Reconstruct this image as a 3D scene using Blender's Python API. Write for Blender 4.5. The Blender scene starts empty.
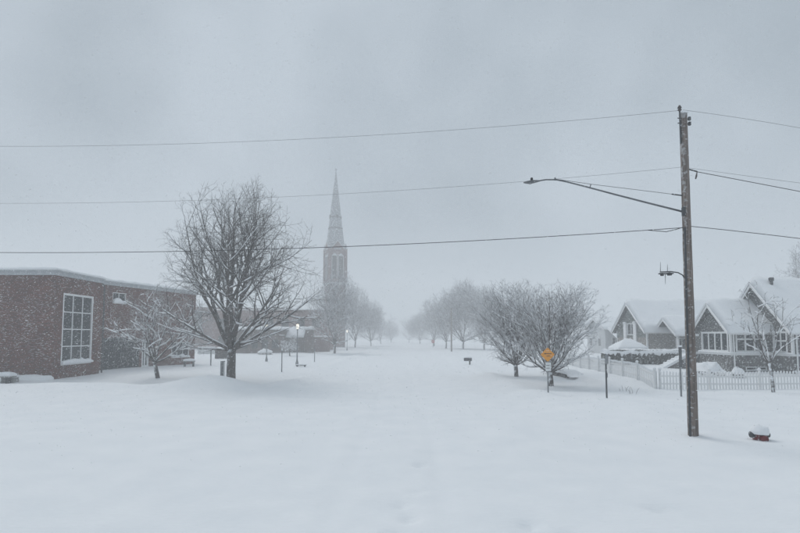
import bpy, bmesh, math, random
import numpy as np
from mathutils import Vector, Matrix, Quaternion, noise

# ------------------------------------------------------------------ camera, world, sun, exposure
scene = bpy.context.scene
COL = scene.collection
R = math.radians
CAM_Z = 2.9
PITCH = 4.0
FPX = 533.33                     # focal length in pixels of the 800 px wide photograph
VH = 336.0                       # row of the horizon
SHIFT_PX = VH - 266.5 - FPX*math.tan(R(PITCH))

cam_d = bpy.data.cameras.new('camera')
cam = bpy.data.objects.new('camera', cam_d); COL.objects.link(cam)
cam.location = (0, 0, CAM_Z); cam.rotation_euler = (R(90+PITCH), 0, 0)
cam_d.sensor_width = 36; cam_d.lens = FPX/800*36
cam_d.shift_y = SHIFT_PX/800
cam_d.clip_start = 0.05; cam_d.clip_end = 3000
scene.camera = cam

world = bpy.data.worlds.new('World'); scene.world = world; world.use_nodes = True
wt = world.node_tree; wt.nodes.clear()
SUN_EL, SUN_AZ = 52.0, -35.0     # azimuth measured from +Y (down the street) towards +X
def wn(t, **kw):
    n = wt.nodes.new(t)
    for k, v in kw.items(): setattr(n, k, v)
    return n
out = wn('ShaderNodeOutputWorld')
sky = wn('ShaderNodeTexSky', sky_type='NISHITA', sun_disc=False, sun_elevation=R(SUN_EL), sun_rotation=R(SUN_AZ))
bg1 = wn('ShaderNodeBackground'); bg1.inputs['Strength'].default_value = 0.05
wt.links.new(sky.outputs[0], bg1.inputs['Color'])
# an even overcast layer with soft, broad variation
tc = wn('ShaderNodeTexCoord')
nz = wn('ShaderNodeTexNoise'); nz.inputs['Scale'].default_value = 2.3; nz.inputs['Detail'].default_value = 3; nz.inputs['Roughness'].default_value = .5
wt.links.new(tc.outputs['Generated'], nz.inputs['Vector'])
rmp = wn('ShaderNodeValToRGB')
rmp.color_ramp.elements[0].position = .34; rmp.color_ramp.elements[0].color = (.335, .40, .455, 1)
rmp.color_ramp.elements[1].position = .62; rmp.color_ramp.elements[1].color = (.55, .625, .695, 1)
wt.links.new(nz.outputs['Fac'], rmp.inputs['Fac'])
bg2 = wn('ShaderNodeBackground'); bg2.inputs['Strength'].default_value = 0.83
wt.links.new(rmp.outputs[0], bg2.inputs['Color'])
mixw = wn('ShaderNodeMixShader'); mixw.inputs[0].default_value = .90
wt.links.new(bg1.outputs[0], mixw.inputs[1]); wt.links.new(bg2.outputs[0], mixw.inputs[2])
wt.links.new(mixw.outputs[0], out.inputs['Surface'])

sun_d = bpy.data.lights.new('sun', 'SUN'); sun_d.energy = 0.95; sun_d.angle = R(26); sun_d.color = (1.0, .99, .975)
sun = bpy.data.objects.new('sun', sun_d); COL.objects.link(sun)
sd = Vector((math.sin(R(SUN_AZ))*math.cos(R(SUN_EL)), math.cos(R(SUN_AZ))*math.cos(R(SUN_EL)), math.sin(R(SUN_EL))))
sun.rotation_euler = sd.to_track_quat('Z', 'Y').to_euler()
sun.location = (0, 0, 60)

scene.view_settings.view_transform = 'Standard'; scene.view_settings.look = 'None'
scene.view_settings.exposure = 0.18; scene.view_settings.gamma = 1
scene.render.engine = 'CYCLES'
scene.cycles.use_denoising = True
scene.cycles.max_bounces = 12; scene.cycles.volume_bounces = 8; scene.cycles.diffuse_bounces = 3
scene.cycles.sample_clamp_indirect = 3

# ------------------------------------------------------------------ helpers
def ray(u, v):
    x = (u-400)/FPX; y = -(v-266.5-SHIFT_PX)/FPX; c, s = math.cos(R(PITCH)), math.sin(R(PITCH))
    return Vector((x, c-y*s, s+y*c))
def at_y(u, v, Y):
    d = ray(u, v); t = Y/d.y; return Vector((d.x*t, Y, CAM_Z+d.z*t))
def at_x(u, v, X):
    d = ray(u, v); t = X/d.x; return Vector((X, d.y*t, CAM_Z+d.z*t))
def sst(a, b, x):
    if a == b: return float(x > a)
    t = min(1, max(0, (x-a)/(b-a))); return t*t*(3-2*t)

FEET = [(-.10,8.1,.10), (.14,8.75,.09), (.02,9.5,.08), (.3,10.2,.05), (2.0,8.4,.10), (2.5,7.9,.12), (4.3,9.2,.1), (.45,12.2,.09)]
_d = ray(693.3, 434.5); POLE = (_d.x*(.1-CAM_Z)/_d.z, _d.y*(.1-CAM_Z)/_d.z)
def gz(x, y):
    """height of the snow surface"""
    n = noise.noise
    z = .14*n((x*.16, y*.13, 3.1)) + .045*n((x*.5, y*.4, 7.7)) + .012*n((x*1.6, y*1.1, 1.7)) 
    if y < 60: z += .006*n((x*5, y*3.2, .4))
    # verges slightly above the street
    z += .10*sst(5.8, 8.5, x) + .10*sst(6.5, 10, -x)
    # retained garden on the right
    z += .26*sst(11.2, 11.6, x)*sst(29.0, 31.5, y)*(1-sst(60, 75, y))
    # ploughed bank on the left, with the heap in front of the tall tree
    bx = sst(6.5, 9, -x)*(1-sst(34, 50, -x))
    yc = 28.6+.8*n((x*.12, 0, 5.))
    bank = math.exp(-((y-yc)/1.5)**2)*bx
    z += bank*(.22+.10*n((x*.35, y*.3, 9.)))
    z += .58*math.exp(-((x+10.4)/1.8)**2-((y-29.4)/1.35)**2)
    z += .12*math.exp(-((x+6.2)/2.5)**2-((y-30.4)/1.6)**2)
    # hollow between that bank and the brick building
    z -= .10*math.exp(-((y-32.2)/1.4)**2)*bx
    # lip of drifted snow along the kerb of the cross street at right
    d = (y-13.1) + .42*(x-9.5)
    lip = sst(5.5, 8.5, x)*(1-sst(16, 26, x))
    z += .13*sst(-.9, .15, d+.25*n((x*.6, y*.6, 2.)))*lip*(1-sst(4, 12, d))
    # shallow hollow in front of the round trees on the right
    z -= .09*math.exp(-((y-28.7)/1.1)**2-((x-6.8)/3.5)**2)
    z += .10*math.exp(-((y-26.6)/.8)**2-((x-6.0)/3.5)**2)
    # wind drift along the brick wall
    z += .28*math.exp(-((y-35.0)/.5)**2)*sst(-23.6, -24.4, x)*0 
    for fx, fy, fd in FEET:
        q = ((x-fx)/.15)**2+((y-fy)/.2)**2
        if q < 6: z -= fd*1.15*math.exp(-q*1.1)
    # low uneven ridges of ploughed snow at both edges of the street
    if y > 14:
        e_ = sst(16, 24, y)*(1-sst(90, 160, y))
        z += e_*(.15+.16*n((x*.2, y*.22, 4.)))*math.exp(-((abs(x+.25*n((0, y*.15, 8.)))-6.5)/.8)**2)
    rp = math.hypot(x-POLE[0], y-POLE[1])
    if rp < 2: z += .045*math.exp(-((rp-.55)/.3)**2)
    # faint wheel ruts
    if 3 < y < 60:
        for xc in (-1.05, .75):
            xx = xc + .35*n((0, y*.08, xc*3)) 
            z -= (.035+.03*n((xc, y*.5, 2.)))*math.exp(-((x-xx)/.22)**2)*(1-sst(40, 60, y))
    return z
def G(u, v):
    """point of the snow surface seen at a pixel"""
    d = ray(u, v); z = 0
    for _ in range(12):
        t = (z-CAM_Z)/d.z; z = gz(d.x*t, d.y*t)
    return Vector((d.x*t, d.y*t, z))

def mat(name, col, rough=.7, nodes=None, metallic=0, spec=.3):
    m = bpy.data.materials.new(name); m.use_nodes = True
    b = m.node_tree.nodes['Principled BSDF']
    b.inputs['Base Color'].default_value = (*col, 1); b.inputs['Roughness'].default_value = rough
    b.inputs['Metallic'].default_value = metallic; b.inputs['Specular IOR Level'].default_value = spec
    if nodes: nodes(m.node_tree, b)
    return m
def nd(t, typ, **kw):
    n = t.nodes.new(typ)
    for k, v in kw.items():
        if k in n.inputs: n.inputs[k].default_value = v
        else: setattr(n, k, v)
    return n
SNOWC = (.83, .855, .88, 1)
def noise_mask(t, scale, lo, hi, detail=4, vec=None, stretch=None):
    tcn = nd(t, 'ShaderNodeTexCoord'); v = tcn.outputs['Object']
    if stretch:
        mp = nd(t, 'ShaderNodeMapping'); mp.inputs['Scale'].default_value = stretch
        mp.inputs['Rotation'].default_value = (R(-14), R(14), 0)
        t.links.new(v, mp.inputs[0]); v = mp.outputs[0]
    nn = nd(t, 'ShaderNodeTexNoise'); nn.inputs['Scale'].default_value = scale; nn.inputs['Detail'].default_value = detail
    t.links.new(v, nn.inputs['Vector'])
    mr = nd(t, 'ShaderNodeMapRange'); mr.inputs['From Min'].default_value = lo; mr.inputs['From Max'].default_value = hi
    t.links.new(nn.outputs['Fac'], mr.inputs['Value'])
    return mr.outputs[0]
def mixcol(t, fac, a, b):
    m = nd(t, 'ShaderNodeMix', data_type='RGBA')
    if isinstance(fac, (int, float)): m.inputs[0].default_value = fac
    else: t.links.new(fac, m.inputs[0])
    for sock, c in ((m.inputs[6], a), (m.inputs[7], b)):
        if isinstance(c, tuple): sock.default_value = c if len(c) == 4 else (*c, 1)
        else: t.links.new(c, sock)
    return m.outputs[2]
def math_n(t, op, a, b=None):
    m = nd(t, 'ShaderNodeMath', operation=op)
    for i, c in enumerate((a, b)):
        if c is None: continue
        if isinstance(c, (int, float)): m.inputs[i].default_value = c
        else: t.links.new(c, m.inputs[i])
    return m.outputs[0]
def bump(t, b, h, strength, dist=.02):
    bm = nd(t, 'ShaderNodeBump'); bm.inputs['Strength'].default_value = strength; bm.inputs['Distance'].default_value = dist
    t.links.new(h, bm.inputs['Height']); t.links.new(bm.outputs[0], b.inputs['Normal'])
def top_snow(t, lo, hi, scale=6., amt=.5, side=0.):
    """mask of snow that lies on faces turned upward (and, with side, on faces turned to the wind)"""
    g = nd(t, 'ShaderNodeNewGeometry'); sx = nd(t, 'ShaderNodeSeparateXYZ'); t.links.new(g.outputs['Normal'], sx.inputs[0])
    v = sx.outputs['Z']
    if side:
        dt = nd(t, 'ShaderNodeVectorMath', operation='DOT_PRODUCT'); t.links.new(g.outputs['Normal'], dt.inputs[0])
        dt.inputs[1].default_value = (-.8, -.6, .1)
        v = math_n(t, 'ADD', v, math_n(t, 'MULTIPLY', dt.outputs['Value'], side))
    nn = noise_mask(t, scale, .3, .7, 3)
    v = math_n(t, 'ADD', v, math_n(t, 'MULTIPLY', math_n(t, 'SUBTRACT', nn, .5), amt))
    mr = nd(t, 'ShaderNodeMapRange'); mr.inputs['From Min'].default_value = lo; mr.inputs['From Max'].default_value = hi
    t.links.new(v, mr.inputs['Value'])
    return mr.outputs[0]

def n_snow(t, b):
    a = noise_mask(t, 2.2, .3, .7, 6); c = noise_mask(t, 40, .3, .7, 3)
    t.links.new(mixcol(t, a, (.855, .87, .89, 1), (.90, .91, .92, 1)), b.inputs['Base Color'])
    bump(t, b, math_n(t, 'ADD', a, math_n(t, 'MULTIPLY', c, .25)), .25, .03)
def n_ground(t, b):
    a = noise_mask(t, .9, .3, .7, 7); c = noise_mask(t, 9, .3, .7, 4, stretch=(.5, 1.6, 1))
    t.links.new(mixcol(t, a, (.85, .868, .885, 1), (.905, .915, .925, 1)), b.inputs['Base Color'])
    bump(t, b, math_n(t, 'ADD', math_n(t, 'MULTIPLY', a, 1.), math_n(t, 'MULTIPLY', c, .35)), .35, .05)
def n_brick(c1, c2, plaster):
    def f(t, b):
        tcn = nd(t, 'ShaderNodeTexCoord'); g = nd(t, 'ShaderNodeNewGeometry')
        sp = nd(t, 'ShaderNodeSeparateXYZ'); t.links.new(tcn.outputs['Object'], sp.inputs[0])
        cb = nd(t, 'ShaderNodeCombineXYZ')
        t.links.new(math_n(t, 'ADD', sp.outputs['X'], sp.outputs['Y']), cb.inputs['X']); t.links.new(sp.outputs['Z'], cb.inputs['Y'])
        br = nd(t, 'ShaderNodeTexBrick'); t.links.new(cb.outputs[0], br.inputs['Vector'])
        br.inputs['Color1'].default_value = (*c1, 1); br.inputs['Color2'].default_value = (*c2, 1); br.inputs['Mortar'].default_value = (.15, .13, .12, 1)
        br.inputs['Scale'].default_value = 1; br.inputs['Brick Width'].default_value = .22; br.inputs['Row Height'].default_value = .08; br.inputs['Mortar Size'].default_value = .008
        br.inputs['Bias'].default_value = -.2
        big = noise_mask(t, .7, .3, .7, 5)
        col = mixcol(t, math_n(t, 'MULTIPLY', big, .5), br.outputs['Color'], (c2[0]*.7, c2[1]*.7, c2[2]*.75, 1))
        s = math_n(t, 'MULTIPLY', noise_mask(t, 5., plaster-.03, plaster+.08, 6, stretch=(1, 1, 2.6)), noise_mask(t, .45, .38, .62, 4))
        t.links.new(mixcol(t, math_n(t, 'MULTIPLY', s, .75), col, SNOWC), b.inputs['Base Color'])
        bump(t, b, br.outputs['Fac'], -.3, .01)
    return f
def n_speck(c1, c2, plaster, scale=9., stretch=None):
    def f(t, b):
        a = noise_mask(t, 3., .3, .7, 5)
        s = noise_mask(t, scale, plaster, plaster+.08, 5, stretch=stretch)
        t.links.new(mixcol(t, math_n(t, 'MULTIPLY', s, .8), mixcol(t, a, (*c1, 1), (*c2, 1)), SNOWC), b.inputs['Base Color'])
    return f
def n_stone(t, b):
    vo = nd(t, 'ShaderNodeTexVoronoi'); vo.inputs['Scale'].default_value = .8
    tcn = nd(t, 'ShaderNodeTexCoord'); t.links.new(tcn.outputs['Object'], vo.inputs['Vector'])
    a = mixcol(t, .55, vo.outputs['Color'], (.2, .2, .2, 1)); bw = nd(t, 'ShaderNodeRGBToBW'); t.links.new(a, bw.inputs[0])
    col = mixcol(t, bw.outputs[0], (.06, .056, .056, 1), (.24, .23, .22, 1))
    s = noise_mask(t, 7., .56, .66, 5)
    t.links.new(mixcol(t, math_n(t, 'MULTIPLY', s, .8), col, SNOWC), b.inputs['Base Color'])
    bump(t, b, vo.outputs['Distance'], .4, .03)
def n_shingle(c1, c2, row):
    def f(t, b):
        tcn = nd(t, 'ShaderNodeTexCoord'); sp = nd(t, 'ShaderNodeSeparateXYZ'); t.links.new(tcn.outputs['Object'], sp.inputs[0])
        cb = nd(t, 'ShaderNodeCombineXYZ'); t.links.new(math_n(t, 'ADD', sp.outputs['X'], sp.outputs['Y']), cb.inputs['X']); t.links.new(sp.outputs['Z'], cb.inputs['Y'])
        br = nd(t, 'ShaderNodeTexBrick'); t.links.new(cb.outputs[0], br.inputs['Vector'])
        br.inputs['Color1'].default_value = (*c1, 1); br.inputs['Color2'].default_value = (*c2, 1); br.inputs['Mortar'].default_value = (c1[0]*.5, c1[1]*.5, c1[2]*.5, 1)
        br.inputs['Scale'].default_value = 1; br.inputs['Brick Width'].default_value = row*1.3; br.inputs['Row Height'].default_value = row; br.inputs['Mortar Size'].default_value = .012
        s = noise_mask(t, 6., .57, .66, 6, stretch=(1, 1, 2))
        t.links.new(mixcol(t, math_n(t, 'MULTIPLY', s, .75), br.outputs['Color'], SNOWC), b.inputs['Base Color'])
    return f
def n_bark(lo, hi, c1, c2, side=0., amt=.6):
    def f(t, b):
        a = noise_mask(t, 8., .3, .7, 5, stretch=(1, 1, .25))
        t.links.new(mixcol(t, top_snow(t, lo, hi, 5., amt, side), mixcol(t, a, (*c1, 1), (*c2, 1)), SNOWC), b.inputs['Base Color'])
        bump(t, b, a, .5, .02)
    return f
def n_wood_pole(t, b):
    a = noise_mask(t, 9., .32, .68, 7, stretch=(4, 4, .14)); c = noise_mask(t, 1.3, .3, .7, 4, stretch=(1, 1, .3))
    col = mixcol(t, a, (.055, .040, .034, 1), (.33, .27, .235, 1)); col = mixcol(t, math_n(t, 'MULTIPLY', c, .45), col, (.17, .15, .14, 1))
    s = noise_mask(t, 9., .64, .70, 5, stretch=(1, 1, 2.2)); s2 = top_snow(t, .72, 1.1, 9., 1.1, .75)
    m = math_n(t, 'MAXIMUM', s, math_n(t, 'MULTIPLY', s2, .75))
    t.links.new(mixcol(t, math_n(t, 'MULTIPLY', m, .5), col, SNOWC), b.inputs['Base Color'])
    bump(t, b, a, .6, .02)
def n_glass(t, b):
    s = noise_mask(t, 4., .60, .74, 6, stretch=(1, 1, 1.6))
    t.links.new(mixcol(t, math_n(t, 'MULTIPLY', s, .5), (.018, .023, .028, 1), SNOWC), b.inputs['Base Color'])
    r = nd(t, 'ShaderNodeMapRange'); r.inputs['To Min'].default_value = .08; r.inputs['To Max'].default_value = .7
    t.links.new(s, r.inputs['Value']); t.links.new(r.outputs[0], b.inputs['Roughness'])

M = {}
M['snow'] = mat('snow', (.84, .86, .88), .75, n_snow, spec=.2)
M['ground'] = mat('ground_snow', (.84, .86, .88), .75, n_ground, spec=.2)
M['flake'] = mat('flake', (.9, .91, .92), .9, spec=.0)
_ft = M['flake'].node_tree; _tr = nd(_ft, 'ShaderNodeBsdfTranslucent'); _tr.inputs['Color'].default_value = (.95, .955, .96, 1)
_mx = nd(_ft, 'ShaderNodeMixShader'); _mx.inputs[0].default_value = .65
_ft.links.new(_ft.nodes['Principled BSDF'].outputs[0], _mx.inputs[1]); _ft.links.new(_tr.outputs[0], _mx.inputs[2]); _ft.links.new(_mx.outputs[0], _ft.nodes['Material Output'].inputs['Surface'])
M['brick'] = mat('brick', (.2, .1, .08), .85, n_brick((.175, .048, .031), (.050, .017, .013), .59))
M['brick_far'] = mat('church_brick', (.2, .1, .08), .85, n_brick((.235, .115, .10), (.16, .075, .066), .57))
M['brick_grey'] = mat('grey_brick', (.2, .15, .12), .85, n_brick((.12, .070, .055), (.07, .042, .035), .60))
M['stone'] = mat('stone', (.25, .24, .23), .85, n_stone)
M['pale_trim'] = mat('pale_trim', (.62, .63, .63), .6, n_speck((.50, .52, .53), (.62, .63, .63), .60))
M['white_paint'] = mat('white_paint', (.75, .76, .76), .55, n_speck((.74, .75, .75), (.82, .82, .82), .64))
M['metal_fascia'] = mat('metal_fascia', (.45, .48, .50), .5, n_speck((.36, .39, .41), (.48, .50, .52), .60))
M['dark_metal'] = mat('dark_metal', (.05, .055, .06), .5, n_speck((.035, .04, .045), (.07, .075, .08), .66))
M['grey_metal'] = mat('grey_metal', (.22, .23, .24), .5, n_speck((.16, .17, .18), (.27, .28, .29), .62), metallic=.2)
M['pole_metal'] = mat('lamp_arm_metal', (.16, .17, .18), .5, n_speck((.11, .12, .13), (.19, .20, .21), .66), metallic=.3)
M['glass'] = mat('glass', (.04, .05, .06), .1, n_glass, spec=.22)
M['wood_pole'] = mat('wood_pole', (.15, .12, .1), .9, n_wood_pole)
M['shingle'] = mat('grey_shingle', (.15, .15, .15), .85, n_shingle((.085, .087, .085), (.13, .128, .122), .16))
M['beige'] = mat('beige_shingle', (.3, .27, .23), .85, n_shingle((.25, .225, .20), (.33, .30, .27), .16))
M['green_gable'] = mat('gable_boards', (.2, .22, .2), .8, n_shingle((.095, .11, .10), (.14, .15, .138), .14))
M['dark_wood'] = mat('dark_wood', (.06, .055, .05), .8, n_speck((.04, .036, .034), (.075, .068, .062), .63))
M['slate'] = mat('slate', (.2, .21, .22), .7, n_speck((.25, .26, .275), (.34, .355, .37), .55, 3.))
M['red_paint'] = mat('hydrant_red', (.35, .03, .03), .5, n_speck((.19, .012, .018), (.10, .010, .014), .60, 14))
M['sign_red'] = mat('sign_red', (.5, .02, .02), .5, n_speck((.50, .02, .025), (.42, .02, .02), .60, 5))
M['sign_orange'] = mat('sign_orange', (.8, .3, .02), .5, n_speck((.72, .27, .012), (.80, .34, .02), .62, 9))
M['sign_white'] = mat('sign_white', (.75, .76, .76), .5, n_speck((.66, .68, .68), (.78, .79, .79), .60))
M['black'] = mat('sign_black', (.02, .02, .02), .6)
M['concrete'] = mat('concrete', (.3, .3, .29), .9, n_speck((.22, .22, .22), (.32, .32, .31), .60))
M['insulator'] = mat('insulator', (.08, .07, .07), .35)
M['wire'] = mat('wire', (.035, .035, .04), .6)
M['leaf'] = mat('hedge_leaf', (.05, .06, .04), .8, n_speck((.035, .045, .03), (.07, .065, .05), .56, 4))
M['bark'] = mat('bark', (.08, .07, .06), .9, n_bark(.45, .95, (.065, .058, .055), (.14, .124, .115), .45))
M['twig'] = mat('twig', (.07, .06, .055), .9, n_bark(.35, .9, (.070, .062, .059), (.115, .102, .096), .2))
M['twig_white'] = mat('snowy_twig', (.1, .08, .08), .9, n_bark(-.2, .55, (.060, .046, .048), (.095, .074, .074), .35, .8))
M['bark_white'] = mat('snowy_bark', (.1, .08, .08), .9, n_bark(.25, .8, (.055, .047, .045), (.10, .085, .08), .5, .8))
gl = bpy.data.materials.new('lit_globe'); gl.use_nodes = True
gb = gl.node_tree.nodes['Principled BSDF']; gb.inputs['Base Color'].default_value = (.9, .88, .8, 1)
gb.inputs['Emission Color'].default_value = (1, .93, .78, 1); gb.inputs['Emission Strength'].default_value = .8
M['globe'] = gl

class MB:
    def __init__(s): s.v = []; s.f = []
    def add(s, vs, fs):
        o = len(s.v); s.v.extend(tuple(v) for v in vs); s.f.extend(tuple(i+o for i in f) for f in fs); return s
    def box(s, x0, x1, y0, y1, z0, z1):
        return s.add([(x, y, z) for z in (z0, z1) for y in (y0, y1) for x in (x0, x1)],
                     [(0, 2, 3, 1), (4, 5, 7, 6), (0, 1, 5, 4), (1, 3, 7, 5), (3, 2, 6, 7), (2, 0, 4, 6)])
    def obox(s, c, ax, ay, az):
        """box with centre c and half-axis vectors"""
        c, ax, ay, az = map(Vector, (c, ax, ay, az))
        return s.add([c+ax*i+ay*j+az*k for k in (-1, 1) for j in (-1, 1) for i in (-1, 1)],
                     [(0, 2, 3, 1), (4, 5, 7, 6), (0, 1, 5, 4), (1, 3, 7, 5), (3, 2, 6, 7), (2, 0, 4, 6)])
    def tube(s, pts, rad, sides=6, cap=True, squash=None):
        pts = [Vector(p) for p in pts]; n = len(pts); vs = []; fs = []
        if isinstance(rad, (int, float)): rad = [rad]*n
        ref = None
        for i in range(n):
            d = (pts[min(i+1, n-1)]-pts[max(i-1, 0)])
            if d.length < 1e-9: d = Vector((0, 0, 1))
            d.normalize()
            if ref is None: ref = d.cross(Vector((0, 0, 1)) if abs(d.z) < .9 else Vector((1, 0, 0)))
            ref = ref-d*ref.dot(d)
            if ref.length < 1e-6: ref = d.orthogonal()
            ref.normalize(); b = d.cross(ref)
            for k in range(sides):
                a = 2*math.pi*(k+.5)/sides; vs.append(pts[i]+(ref*math.cos(a)+b*math.sin(a))*rad[i])
        for i in range(n-1):
            for k in range(sides):
                k2 = (k+1) % sides; fs.append((i*sides+k, i*sides+k2, (i+1)*sides+k2, (i+1)*sides+k))
        if cap: fs.append(tuple(range(sides))[::-1]); fs.append(tuple((n-1)*sides+k for k in range(sides)))
        return s.add(vs, fs)
    def lathe(s, prof, c=(0, 0, 0), sides=16, squash=1.):
        """prof: list of (r, z)"""
        vs = []; fs = []; n = len(prof)
        for r, z in prof:
            for k in range(sides):
                a = 2*math.pi*(k+.5)/sides; vs.append((c[0]+r*math.cos(a), c[1]+r*math.sin(a)*squash, c[2]+z))
        for i in range(n-1):
            for k in range(sides):
                k2 = (k+1) % sides; fs.append((i*sides+k, i*sides+k2, (i+1)*sides+k2, (i+1)*sides+k))
        fs.append(tuple(range(sides))[::-1]); fs.append(tuple((n-1)*sides+k for k in range(sides)))
        return s.add(vs, fs)
    def prism(s, poly, fn, t0, t1):
        """poly of (a, b) extruded from t0 to t1; fn(a, b, t) gives the point"""
        n = len(poly); vs = [fn(a, b, t0) for a, b in poly]+[fn(a, b, t1) for a, b in poly]
        return s.add(vs, [tuple(range(n))[::-1], tuple(range(n, 2*n))]+[(i, (i+1) % n, (i+1) % n+n, i+n) for i in range(n)])
    def build(s, name, m, parent=None, world=False, smooth=False):
        if world and parent is not None:
            o = Vector(); p = parent
            while p is not None: o += p.location; p = p.parent
            s.v = [(a-o.x, b-o.y, c-o.z) for a, b, c in s.v]
        me = bpy.data.meshes.new(name); me.from_pydata(s.v, [], s.f); me.update()
        if smooth: me.polygons.foreach_set('use_smooth', [True]*len(me.polygons))
        me.materials.append(M[m] if isinstance(m, str) else m)
        ob = bpy.data.objects.new(name, me); COL.objects.link(ob)
        if parent is not None: ob.parent = parent
        return ob

def tag(o, label, cat, group=None, kind=None):
    o['label'] = label; o['category'] = cat
    if group: o['group'] = group
    if kind: o['kind'] = kind
    return o
def thing(name, label, cat, loc=(0, 0, 0), group=None, rz=0):
    o = bpy.data.objects.new(name, None); COL.objects.link(o); o.location = loc; o.rotation_euler = (0, 0, rz)
    o.empty_display_size = .3
    return tag(o, label, cat, group)
def copy_tree(o, parent=None):
    c = o.copy(); COL.objects.link(c); c.parent = parent
    for ch in list(o.children): copy_tree(ch, c)
    return c

def snow_cap(mb, x0, x1, y0, y1, z, h, seed=0., over=.04, nx=None, ny=None):
    """a rounded bed of snow on a flat rectangle"""
    x0 -= over; x1 += over; y0 -= over; y1 += over
    nx = nx or max(6, min(40, int((x1-x0)/.25))); ny = ny or max(6, min(40, int((y1-y0)/.25)))
    e = max(min(h*1.2, (x1-x0)/2.2, (y1-y0)/2.2), .02)
    vs = []; fs = []
    def coords(a, b, n):
        ts = [i/n for i in range(n+1)]
        return sorted([a+(b-a)*t for t in ts]+[a+e*.12, a+e*.4, b-e*.12, b-e*.4])
    X = coords(x0, x1, nx); Y = coords(y0, y1, ny); nX, nY = len(X), len(Y)
    for y in Y:
        for x in X:
            d = min(x-x0, x1-x, y-y0, y1-y)/e; d = min(1, max(0, d))
            w = math.sqrt(max(0, 1-(1-d)**2))
            hh = h*w*(1+.35*noise.noise((x*1.3+seed, y*1.3, seed*3)))
            jx = .02*noise.noise((x*2, y*2, 5+seed))*(w < .5)
            vs.append((x+jx, y+jx, z+hh))
    for j in range(nY-1):
        for i in range(nX-1): fs.append((j*nX+i, j*nX+i+1, (j+1)*nX+i+1, (j+1)*nX+i))
    ring = [i for i in range(nX)]+[j*nX+nX-1 for j in range(1, nY)]+[(nY-1)*nX+i for i in range(nX-2, -1, -1)]+[j*nX for j in range(nY-2, 0, -1)]
    fs.append(tuple(ring[::-1]))
    mb.add(vs, fs); return mb

def gable_roof(parent, x0, x1, yn, yf, ze, zp, over=.35, th=.30, seed=0., gable_end=-1, world=True, deck='dark_wood', barge='white_paint', fn=None):
    """ridge along x from x0 to x1, eaves at y=yn (near) and yf (far); deck, barge boards and the snow on top"""
    ym = (yn+yf)/2; sl = (zp-ze)/(ym-yn)
    xa = x0-over; xb = x1
    fn = fn or (lambda a, b, t: (t, a, b))
    yn2, yf2 = yn-over, yf+over; ze2 = ze-over*sl
    deckt = .14
    mb = MB().prism([(yn2, ze2), (ym, zp), (yf2, ze2), (yf2, ze2+deckt), (ym, zp+deckt), (yn2, ze2+deckt)], fn, xa, xb)
    d = mb.build('roof', deck, parent, world)
    # barge boards on the gable
    for ya, yb in ((yn2, ym), (ym, yf2)):
        za = ze2 if ya == yn2 else zp; zb = zp if ya == yn2 else ze2
        MB().prism([(ya, za-.10), (yb, zb-.10), (yb, zb+deckt+.02), (ya, za+deckt+.02)], fn, xa-.045, xa-.003).build('barge_board', barge, d, world)
    if barge == 'white_paint':
        MB().prism([(yn2-.03, ze2-.06), (yn2-.005, ze2-.06), (yn2-.005, ze2+.13), (yn2-.03, ze2+.13)], fn, xa, xb).build('fascia', barge, d, world)
    # snow, a bed with rounded lips
    NA = 22; NX = max(8, int((xb-xa)/.3)); vs = []; fs = []
    X = [xa-.10+(xb-xa+.1)*i/NX for i in range(NX+1)]
    A = [-1+2*j/NA for j in range(NA+1)]; A = [-1, -.985, -.96]+A[1:-1]+[.96, .985, 1]
    n = len(A); hw = (yf2-yn2)/2+.10
    for i, x in enumerate(X):
        for a in A:
            y = ym+a*hw; base = zp+deckt-abs(a)*hw*sl
            base += .06*max(0, 1-abs(a)*8)*-1
            lip = min(1, (1-abs(a))*hw/(.28)); w = math.sqrt(max(0, 1-(1-lip)**2))
            xe = min(1, (x-X[0])/.22); w *= .35+.65*math.sqrt(max(0, 1-(1-xe)**2))
            t = th*w*(1+.28*noise.noise((x*.6+seed, y*.6, seed))+.12*noise.noise((x*2+seed, y*2, 4.)))
            vs.append(fn(y, base+.004+t, x))
    for i in range(NX):
        for j in range(n-1): fs.append((i*n+j, i*n+j+1, (i+1)*n+j+1, (i+1)*n+j))
    # underside
    o = len(vs)
    for x in X:
        for a in (-1, 0, 1):
            vs.append(fn(ym+a*hw, zp+deckt+.003-abs(a)*hw*sl, x))
    for i in range(NX):
        for j in range(2): fs.append((o+i*3+j, o+(i+1)*3+j, o+(i+1)*3+j+1, o+i*3+j+1))
        fs.append((i*n, (i+1)*n, o+(i+1)*3, o+i*3)); fs.append((i*n+n-1, o+i*3+2, o+(i+1)*3+2, (i+1)*n+n-1))
    mid = n//2
    for i, base in ((0, 0), (NX, NX*n)):
        oo = o+i*3
        fs.append(tuple([base+k for k in range(mid+1)]+[oo+1, oo])); fs.append(tuple([base+k for k in range(mid, n)]+[oo+2, oo+1]))
    MB().add(vs, fs).build('roof_snow', 'snow', d, world, smooth=True)
    return d

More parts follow.
